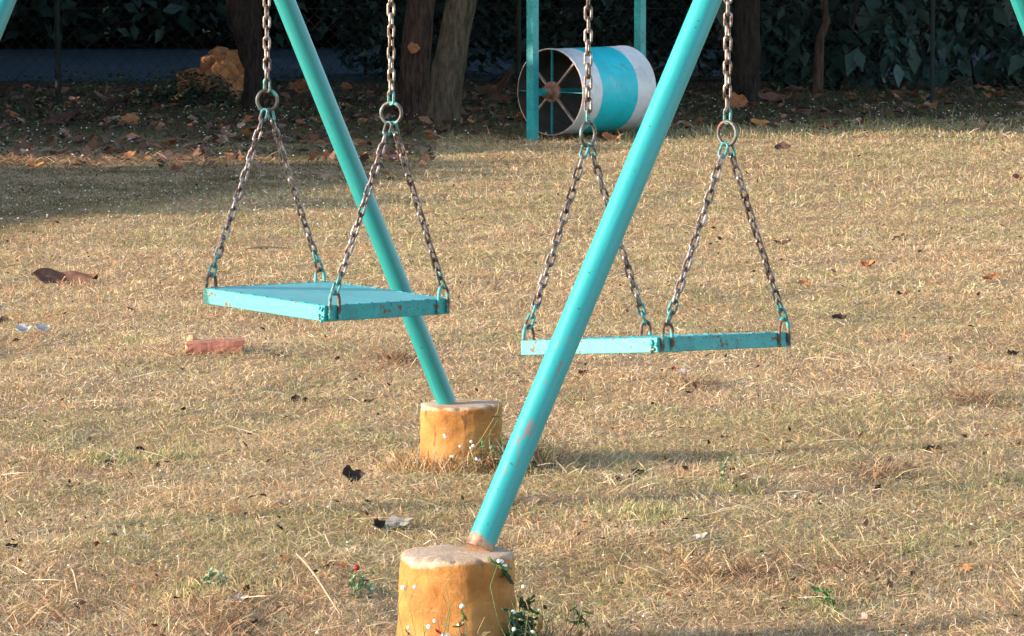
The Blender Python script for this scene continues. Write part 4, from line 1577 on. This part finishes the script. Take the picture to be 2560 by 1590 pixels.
# along the shade edge and under the trees
SG = 'fallen leaves at the shaded edge under the trees'
for a in [
    (1841, 276, 58, 'rust', 'large orange brown leaf standing upright behind the rightmost chain', 0.75, 0.3, 0.3, 1.1),
    (1933, 270, 82, 'brown', 'wide brown leaf with ragged points right of the upright orange brown leaf', 0.5, 0.8, 0.0, 0.4),
    (1912, 317, 76, 'orange', 'yellow orange leaf at the shade edge right of the rightmost chain', 0.42, 0.4, 0.0, 0.4),
    (2129, 250, 28, 'orange', 'small bright orange leaf right of the sapling base', 0.8, 0.4, 0.2, 0.9),
    (2251, 248, 56, 'brown', 'brown leaf resting on a twig in the shade below the broad leaved shrub', 0.5, 0.5, 0.0, 0.5),
    (2339, 272, 46, 'deep', 'dull brown leaf at the shade edge below the broad leaved shrub', 0.45, 0.6, 0.4, 0.5),
    (2074, 326, 40, 'red', 'dark red leaf where the lawn meets the shade, below the sapling', 0.5, 0.5, 0.2, 0.4),
    (1956, 386, 42, 'deep', 'purplish brown leaf in the upper right lawn', 0.7, 0.5, 0.0, 0.5),
    (2150, 303, 30, 'pink', 'small pink leaf at the shade edge right of the dark red leaf', 0.5, 0.4, -0.8, 0.7),
    (2048, 260, 54, 'brown', 'brown curled leaf lying at the foot of the sapling', 0.4, 0.7, 0.1, 0.4),
    (2486, 300, 30, 'dark', 'black leaf at the shade edge near the right end', 0.5, 0.8, 0.1, 0.5),
    (61, 385, 50, 'brown', 'humped pinkish brown leaf at the left end of the sunlit streak', 0.6, 0.9, 0.1, 0.7),
    (88, 416, 46, 'orange', 'orange leaf lying in the sunlit streak at far left', 0.4, 0.4, 0.0, 0.3),
    (320, 400, 42, 'rust', 'curled rust coloured leaf at the right end of the sunlit streak', 0.6, 1.0, 0.3, 0.5),
    (408, 410, 32, 'dark', 'black lump of leaf right of the sunlit streak', 0.7, 0.8, 0.0, 0.7),
    (440, 422, 26, 'red', 'red brown leaf just right of the black lump of leaf', 0.7, 0.5, 0.2, 0.8),
    (325, 317, 50, 'rust', 'orange angular leaf in the shade below the stone heap', 0.65, 0.3, 0.4, 0.8),
    (396, 305, 30, 'brown', 'brown leaf in the shade right of the orange angular leaf', 0.7, 0.5, 0.5, 0.7),
    (282, 268, 92, 'deep', 'very large dull brown leaf under the fence, left of the stone heap', 0.45, 0.6, 0.0, 0.5),
    (162, 313, 80, 'deep', 'very large dark red brown leaf near the foot of the fence post', 0.5, 0.7, 0.0, 0.5),
    (79, 347, 50, 'brown', 'flat brown leaf in the shade above the sunlit streak', 0.35, 0.4, 0.0, 0.3),
    (209, 354, 60, 'brown', 'three pointed brown leaf in the shade right of the flat brown leaf', 0.4, 0.5, -0.1, 0.4),
    (35, 292, 28, 'rust', 'small orange leaf in the shade at far left', 0.7, 0.4, 0.4, 0.9),
    (71, 232, 34, 'rust', 'orange red leaf by the lane edge left of the fence post', 0.6, 0.6, 0.2, 0.8),
    (728, 218, 26, 'orange', 'bright yellow orange pointed leaf behind the far leaning pipe, left one', 0.6, 0.3, 0.8, 1.2),
    (764, 233, 56, 'rust', 'bright orange folded leaf touching the left side of the far leaning pipe', 0.7, 0.8, -0.4, 1.1),
    (866, 228, 30, 'rust', 'bright orange leaf touching the right side of the far leaning pipe', 0.8, 0.5, 0.2, 1.1),
    (1235, 240, 95, 'brown', 'very large curled brown leaf between the mossy trunk and the barrel', 0.45, 1.0, 0.0, 0.6),
    (1255, 262, 60, 'brown', 'brown pointed leaf under the very large curled leaf by the barrel', 0.5, 0.5, -0.5, 0.7),
    (1185, 285, 44, 'brown', 'brown leaf on the ground just right of the mossy trunk base', 0.5, 0.5, 0.0, 0.5),
    (1020, 300, 80, 'deep', 'dark red brown leaf heap at the foot of the reddish trunk', 0.4, 0.8, 0.1, 0.5),
    (660, 352, 44, 'brown', 'brown leaf on the lawn between the chains of the left swing', 0.5, 0.6, 0.1, 0.4),
    (800, 335, 48, 'brown', 'tan brown leaf on the shaded lawn left of the far leaning pipe', 0.35, 0.7, 0.1, 0.3),
    (1530, 350, 50, 'rust', 'reddish leaves pile lying under the barrel', 0.5, 0.7, 0.0, 0.5),
    (1640, 190, 60, 'rust', 'large reddish leaf behind the right end of the barrel', 0.5, 0.5, 0.1, 0.7),
    (606, 250, 40, 'rust', 'orange leaf leaning against the foot of the dark trunk by the stones', 0.9, 0.5, 0.2, 1.2),
]:
    px, py, w_, col, lab, asp, curl, yaw, tilt = a
    leaf(px, py, w_, col, lab, asp, curl, yaw, tilt, 0.4, group=SG)

# orange leaf caught on the reddish trunk
V, Fc = leaf_mesh(0.10, 0.085, 0.3, 0.2, 0.2, 77)
m = MB()
m.add(V, Fc, 0, True)
o = m.build('fallen_leaf', lmat('rust'))
o.location = P(1034, 120, b0.y - 0.135)
o.rotation_euler = (1.35, 0.1, 0.2)
tag(o, 'orange leaf caught flat on the bark of the reddish trunk', 'leaf', SG)


# mixed litter nobody could count
def litter():
    n = 6500
    y = rng.uniform(22.0, 33.8, n)
    x = rng.uniform(-1, 1, n) * (y * 0.1347 + 1.0)
    sz = shade_zone(x, y)
    k = rng.random(n) < sz * np.clip(vnoise(x, y, 0.8, 71) * 1.9 - 0.45 + 0.2 * (y > 27), 0, 1)
    x, y = x[k], y[k]
    c = np.stack([x, y, gz(x, y) + rng.uniform(0.012, 0.035, len(x))], 1)
    tint = [(0.17, 0.085, 0.06), (0.25, 0.13, 0.09), (0.34, 0.14, 0.06), (0.11, 0.06, 0.045), (0.28, 0.18, 0.13), (0.08, 0.05, 0.04)]
    V, Fc, T = leafcloud(c, 0.085, tint, 0.0, 0.6, 0.55)
    V[:, 2] = np.maximum(V[:, 2], np.repeat(gz(x, y), 4) + 0.003)
    o = np_mesh('leaf_litter', V, Fc, T, M['litter'])
    tag(o, 'brown leaf litter strewn over the shaded ground under the trees', 'leaf litter', kind='stuff')
    # small crumbs of dead leaf in the sunny lawn
    n = 900
    y = 7.3 + 17 * rng.random(n) ** 1.5
    x = rng.uniform(-1, 1, n) * (y * 0.1347 + 0.4)
    ok = ~in_block(x, y)
    x, y = x[ok], y[ok]
    c = np.stack([x, y, gz(x, y) + 0.018], 1)
    V, Fc, T = leafcloud(c, 0.022, [(0.035, 0.02, 0.015), (0.12, 0.05, 0.03), (0.22, 0.09, 0.04), (0.05, 0.03, 0.02)], -0.3, 0.55, 0.5)
    o = np_mesh('leaf_crumbs', V, Fc, T, M['litter'])
    tag(o, 'small dark crumbs of dead leaf scattered in the sunny grass', 'leaf litter', kind='stuff')
    # low green weeds in the shade
    n = 5200
    y = rng.uniform(24.0, 33.5, n)
    x = rng.uniform(-1, 1, n) * (y * 0.1347 + 1.0)
    sz = shade_zone(x, y)
    k = rng.random(n) < sz * (0.35 + 0.65 * vnoise(x, y, 0.5, 73))
    x, y = x[k], y[k]
    zl = rng.uniform(0.01, 0.09, len(x)) * (0.4 + 0.6 * (y > 28))
    xe = rng.uniform(-6, 6, 2600)
    ye = rng.uniform(33.2, 36.4, 2600)
    x, y, zl = np.concatenate([x, xe]), np.concatenate([y, ye]), np.concatenate([zl, rng.uniform(0.0, 0.10, 2600)])
    # taller sunlit sprigs in front of the stones
    for (px, py, h, m) in [(440, 236, 0.32, 170), (470, 246, 0.28, 220), (510, 250, 0.26, 260), (550, 252, 0.24, 240), (420, 258, 0.16, 180), (480, 262, 0.12, 220), (540, 264, 0.12, 220), (395, 250, 0.14, 160), (350, 258, 0.10, 120), (215, 240, 0.22, 70), (300, 250, 0.08, 80), (590, 258, 0.12, 80)]:
        b = P(px, py, 31.0)
        x = np.concatenate([x, b.x + rng.normal(0, 0.06, m)])
        y = np.concatenate([y, 31.0 + rng.normal(0, 0.12, m)])
        zl = np.concatenate([zl, h * rng.random(m) ** 1.4])
    c = np.stack([x, y, gz(x, y) + zl], 1)
    V, Fc, T = leafcloud(c, 0.045, [(0.03, 0.06, 0.03), (0.05, 0.085, 0.035), (0.025, 0.04, 0.025), (0.09, 0.10, 0.045)], -0.2, 0.5, 0.5)
    o = np_mesh('ground_weeds', V, Fc, T, M['weed'])
    tag(o, 'low dark green weeds covering the ground in the shade', 'weeds', kind='stuff')


litter()


# ------------------------------------------------------------------ brick, paper, twig, berry
def brick():
    p = Pg(535, 893)
    s = F / p.y
    L, D, H = 142 / s, 0.075, 0.042
    root = empty('brick_piece', (p.x, p.y + D * 0.4, gzf(p.x, p.y)))
    tag(root, 'broken red brick half sunk in the grass with a pale chip behind its left end', 'brick')
    m = MB()
    rs = random.Random(4)
    nx, ny, nz = 8, 4, 3
    vs, idx = [], {}
    for i in range(nx + 1):
        for j in range(ny + 1):
            for k in range(nz + 1):
                if 0 < i < nx and 0 < j < ny and 0 < k < nz:
                    continue
                x = (i / nx - 0.5) * L
                y = (j / ny - 0.5) * D
                z = k / nz * H
                ex = 0.006 if i in (0, nx) else 0.0016
                x += rs.uniform(-ex, ex) + (0.01 * (k / nz - .5) if i == nx else 0)
                y += rs.uniform(-.0015, .0015)
                z += rs.uniform(-.0015, .0015) + (0.05 * (x / L) * H)
                if j in (0, ny) and k in (0, nz):
                    y *= 0.95
                idx[(i, j, k)] = len(vs)
                vs.append((x, y, z))
    fs = []
    for i in range(nx):
        for j in range(ny):
            fs.append((idx[i, j, 0], idx[i, j + 1, 0], idx[i + 1, j + 1, 0], idx[i + 1, j, 0]))
            fs.append((idx[i, j, nz], idx[i + 1, j, nz], idx[i + 1, j + 1, nz], idx[i, j + 1, nz]))
        for k in range(nz):
            fs.append((idx[i, 0, k], idx[i + 1, 0, k], idx[i + 1, 0, k + 1], idx[i, 0, k + 1]))
            fs.append((idx[i, ny, k], idx[i, ny, k + 1], idx[i + 1, ny, k + 1], idx[i + 1, ny, k]))
    for j in range(ny):
        for k in range(nz):
            fs.append((idx[0, j, k], idx[0, j, k + 1], idx[0, j + 1, k + 1], idx[0, j + 1, k]))
            fs.append((idx[nx, j, k], idx[nx, j + 1, k], idx[nx, j + 1, k + 1], idx[nx, j, k + 1]))
    m.add(vs, fs)
    o = m.build('brick_body', M['brick'], root)
    o.rotation_euler = (0.05, -0.03, 0.12)
    c = MB()
    prof = [(0.0, 0.0), (0.024, 0.0), (0.023, 0.02), (0.017, 0.045), (0.009, 0.055), (0.0, 0.056)]
    c.lathe(prof, 9, 0, False, lambda a, z: 1 + 0.2 * math.sin(2 * a + 1) + 0.12 * math.sin(3 * a))
    o2 = c.build('brick_chip', M['brick_chip'], root)
    o2.location = (-L * 0.42, D * 0.5 + 0.02, 0)


brick()


def scrap(px, py, w, label, seed):
    p = Pg(px, py)
    s = F / p.y
    L = w / s
    V, Fc = leaf_mesh(L, L * 0.7, 0.9, 0.5, 0.35, seed)
    m = MB()
    m.add(V, Fc, 0, True)
    o = m.build('paper_scrap', M['paper'])
    o.location = (p.x, p.y, gzf(p.x, p.y) + 0.02)
    o.rotation_euler = (0.6, 0.1, 0.4)
    tag(o, label, 'paper scrap', 'torn white scraps at the left edge')


scrap(57, 846, 42, 'crumpled white scrap at the left edge of the lawn, left one of two', 5)
scrap(103, 843, 38, 'crumpled white scrap at the left edge of the lawn, right one of two', 8)


def stick(px0, py0, px1, py1, rad, label, lift=0.02, name='dry_twig', bend=0.01):
    a, b = Pg(px0, py0), Pg(px1, py1)
    a.z, b.z = gzf(a.x, a.y) + lift, gzf(b.x, b.y) + lift
    mid = (a + b) / 2 + Vector((0, 0, bend))
    m = MB()
    m.tube([a, a.lerp(mid, .5) + Vector((0, 0, bend * .4)), mid, b.lerp(mid, .5), b], [rad * .8, rad, rad, rad * .9, rad * .5], 7, origin_noise if False else 0)
    o = m.build(name, M['twig'], None, tuple(a))
    tag(o, label, 'twig', 'dry twigs and stalks on the lawn')


stick(612, 628, 730, 622, 0.0032, 'pale dry twig on the grass between the left swing chains')
stick(742, 1440, 850, 1580, 0.0028, 'long pale dry stalk lying left of the front footing', 0.03)
stick(180, 1462, 196, 1512, 0.0026, 'short white stalk in the grass at the bottom left corner', 0.02)
stick(1110, 1060, 1130, 1075, 0.001, 'short dry stalk stuck to the front of the rear footing', 0.03) if False else None
stick(2010, 905, 2120, 915, 0.0018, 'thin straw stalk on the grass right of the right seat', 0.025)

m = MB()
p = Pg(892, 1475)
r0 = 0.007
m.lathe([(0, -r0), (r0 * .7, -r0 * .7), (r0, 0), (r0 * .75, r0 * .7), (0.0012, r0)], 14)
m.tube([Vector((0, 0, r0)), Vector((0.001, 0, r0 + 0.004))], 0.0008, 6)
o = m.build('berry', M['berry'])
o.location = (p.x, p.y, gzf(p.x, p.y) + 0.030)
tag(o, 'single small red berry in the grass left of the front footing', 'berry')


# ------------------------------------------------------------------ weeds growing on the front footing
def weed(name, base, spec, label, group='weeds beside the footings'):
    """spec: list of stems (dx, dy, height, n_leaf, flower?, colour key)"""
    root = empty(name, base)
    tag(root, label, 'weed', group)
    cl = {'g': (0.10, 0.17, 0.06), 'd': (0.03, 0.065, 0.03), 'r': (0.32, 0.03, 0.035), 't': (0.33, 0.22, 0.10), 'p': (0.25, 0.33, 0.20)}
    for (x0, y0, dx, dy, h, nl, fl, ck, ls) in spec:
        st = MB()
        p0 = Vector((x0, y0, -0.01))
        p3 = Vector((x0 + dx, y0 + dy, h))
        bx_, by_ = random.uniform(-.22, .22) * h, random.uniform(-.1, .1) * h
        p0 += Vector((-bx_ * 1.2, 0, 0))
        p1 = p0.lerp(p3, 0.4) + Vector((bx_ * .8, by_, 0.08 * h))
        p2 = p0.lerp(p3, 0.75) + Vector((bx_ * .7, by_, 0.05 * h))
        st.tube([p0, p1, p2, p3], [0.0012, 0.0010, 0.0008, 0.0006], 6)
        o = st.build('stem', wm(ck if ck in ('t', 'r') else 'g', cl), root)
        for k in range(nl):
            t = random.uniform(0.25, 0.98)
            c = p0.lerp(p1, t * 2) if t < 0.5 else p1.lerp(p3, (t - .5) * 2)
            L = ls * random.uniform(0.6, 1.3)
            V, Fc = leaf_mesh(L, L * random.uniform(0.16, 0.34), 0.3, 0.4, 0.05, int(t * 9999))
            m_ = MB()
            m_.add(V, Fc, 0, True)
            lo = m_.build('leaf', wm(ck, cl), root)
            lo.location = c
            lo.rotation_euler = (random.uniform(-1.0, 0.2), random.uniform(-1.1, 0.3), random.uniform(-1.2, 4.2))
        if fl:
            hm = MB()
            for q in range(random.randint(1, 2)):
                cc = p3 + Vector((random.uniform(-.006, .006), random.uniform(-.004, .004), random.uniform(-.003, .005)))
                r = random.uniform(0.0032, 0.0044)
                hm.tube([cc - Vector((0, 0, r)), cc - Vector((0, 0, r * .5)), cc + Vector((0, 0, r * .5)), cc + Vector((0, 0, r))], [0.001, r, r, 0.001], 9)
            hm.build('flower_head', M['whitef'], root)
    return root


M['whitef'] = simple('white_petals', [(0.3, (0.70, 0.68, 0.62)), (0.7, (0.84, 0.83, 0.78))], 200)


def wm(ck, cl):
    key = 'weedm_' + ck
    if key not in M:
        c = cl[ck]
        M[key] = simple('weed_' + {'g': 'green', 'd': 'dark_green', 'r': 'red', 't': 'straw', 'p': 'pale_green'}[ck], [(0.3, tuple(v * .7 for v in c)), (0.7, tuple(v * 1.3 for v in c))], 40, 0.6, 0.2)
    return M[key]


random.seed(77)
rb = 0.145
# in front of the front footing: their tops show against the orange paint
W1 = []
for (px, py, fl, ck, nl) in [(1045, 1463, 1, 't', 1), (1032, 1470, 1, 't', 1), (1100, 1482, 0, 'p', 2), (1112, 1455, 0, 'p', 2), (1134, 1516, 1, 'g', 3), (1065, 1570, 1, 'g', 2), (1030, 1573, 1, 't', 1), (1092, 1548, 1, 'r', 2), (1172, 1530, 0, 't', 2),
                             (1160, 1556, 0, 'r', 2), (1130, 1560, 1, 'g', 4), (1200, 1540, 0, 't', 2), (1058, 1520, 0, 't', 1), (1110, 1590, 1, 'g', 4), (1150, 1580, 0, 'g', 5)]:
    t = P(px, py, FN.y - 0.165 - random.uniform(0, 0.05))
    gx = t.x - FN.x
    W1.append((gx + random.uniform(-.02, .02), t.y - FN.y - 0.01, random.uniform(-.015, .015), 0, max(t.z, 0.05), nl, fl, ck, 0.030))
W1 = [(a[0] - a[2], a[1], a[2], 0.0, a[4], a[5], a[6], a[7], a[8]) for a in W1]
weed('weed_plant', (FN.x, FN.y, 0), W1, 'spindly weeds with white flower heads and red leaves in front of the front footing')
W2 = []
for (px, py, fl, ck, nl) in [(1262, 1402, 1, 'g', 1), (1277, 1418, 1, 'd', 2), (1255, 1422, 1, 't', 1), (1290, 1500, 0, 'd', 7), (1298, 1470, 0, 'd', 6), (1310, 1540, 0, 'd', 7), (1300, 1528, 1, 'd', 4), (1263, 1560, 1, 'g', 4), (1236, 1556, 1, 'g', 3), (1280, 1570, 1, 'g', 6), (1330, 1560, 0, 'd', 9), (1245, 1500, 0, 'p', 2), (1320, 1500, 0, 'd', 7), (1340, 1580, 1, 'g', 6), (1298, 1500, 0, 'd', 6), (1290, 1540, 0, 'd', 8), (1310, 1570, 0, 'd', 10), (1345, 1550, 0, 't', 2), (1320, 1470, 1, 't', 1)]:
    t = P(px, py, FN.y - 0.10 + random.uniform(-0.06, 0.08))
    W2.append((t.x - FN.x - 0.005, t.y - FN.y, random.uniform(-.01, .01), 0.0, max(t.z, 0.05), nl, fl, ck, 0.042))
weed('weed_plant', (FN.x, FN.y, 0), W2, 'leafy dark green weed hugging the right side of the front footing')
W3 = []
for (px, py, fl, ck, nl) in [(1118, 1092, 1, 't', 0), (1150, 1116, 1, 't', 1), (1166, 1118, 1, 't', 1), (1178, 1108, 1, 't', 1), (1225, 1118, 1, 'g', 2), (1250, 985, 0, 't', 0), (1262, 990, 0, 'g', 2), (1130, 1146, 1, 't', 1), (1190, 1150, 1, 't', 2), (1260, 1080, 0, 'd', 3), (1268, 1060, 0, 'd', 3), (1245, 1140, 0, 'g', 3), (1210, 1095, 0, 'g', 2), (1232, 1075, 0, 't', 2)]:
    t = P(px, py, FF.y - 0.15 + random.uniform(-0.05, 0.03))
    W3.append((t.x - FF.x - (0.09 if py < 1000 else 0), t.y - FF.y, 0.09 if py < 1000 else random.uniform(-.015, .015), 0.0, max(t.z, 0.04), nl, fl, ck, 0.034))
weed('weed_plant', (FF.x, FF.y, 0), W3, 'straggly weeds with white heads in front of the rear footing')
# single small green plants in the lawn
for (px, py, n, lab, ck) in [(905, 1515, 9, 'small broad leaved weed with a pale green leaf left of the front footing', 'p'), (2067, 1540, 8, 'small bright green weed at the bottom right of the lawn', 'g'),
                             (545, 1490, 8, 'bluish green blades sprouting at the bottom left lawn', 'p'), (1820, 1225, 6, 'pale green grass shoot in the middle right lawn', 'p'), (1450, 1590, 6, 'green weed at the bottom edge right of the front footing', 'd')]:
    p = Pg(px, py)
    sp = [(random.uniform(-.02, .02), random.uniform(-.02, .02), random.uniform(-.02, .02), 0.0, random.uniform(0.03, 0.07), 2, 0, ck, 0.035) for _ in range(n // 2 + 1)]
    weed('weed_plant', (p.x, p.y, gzf(p.x, p.y)), sp, lab, 'small weeds in the lawn')
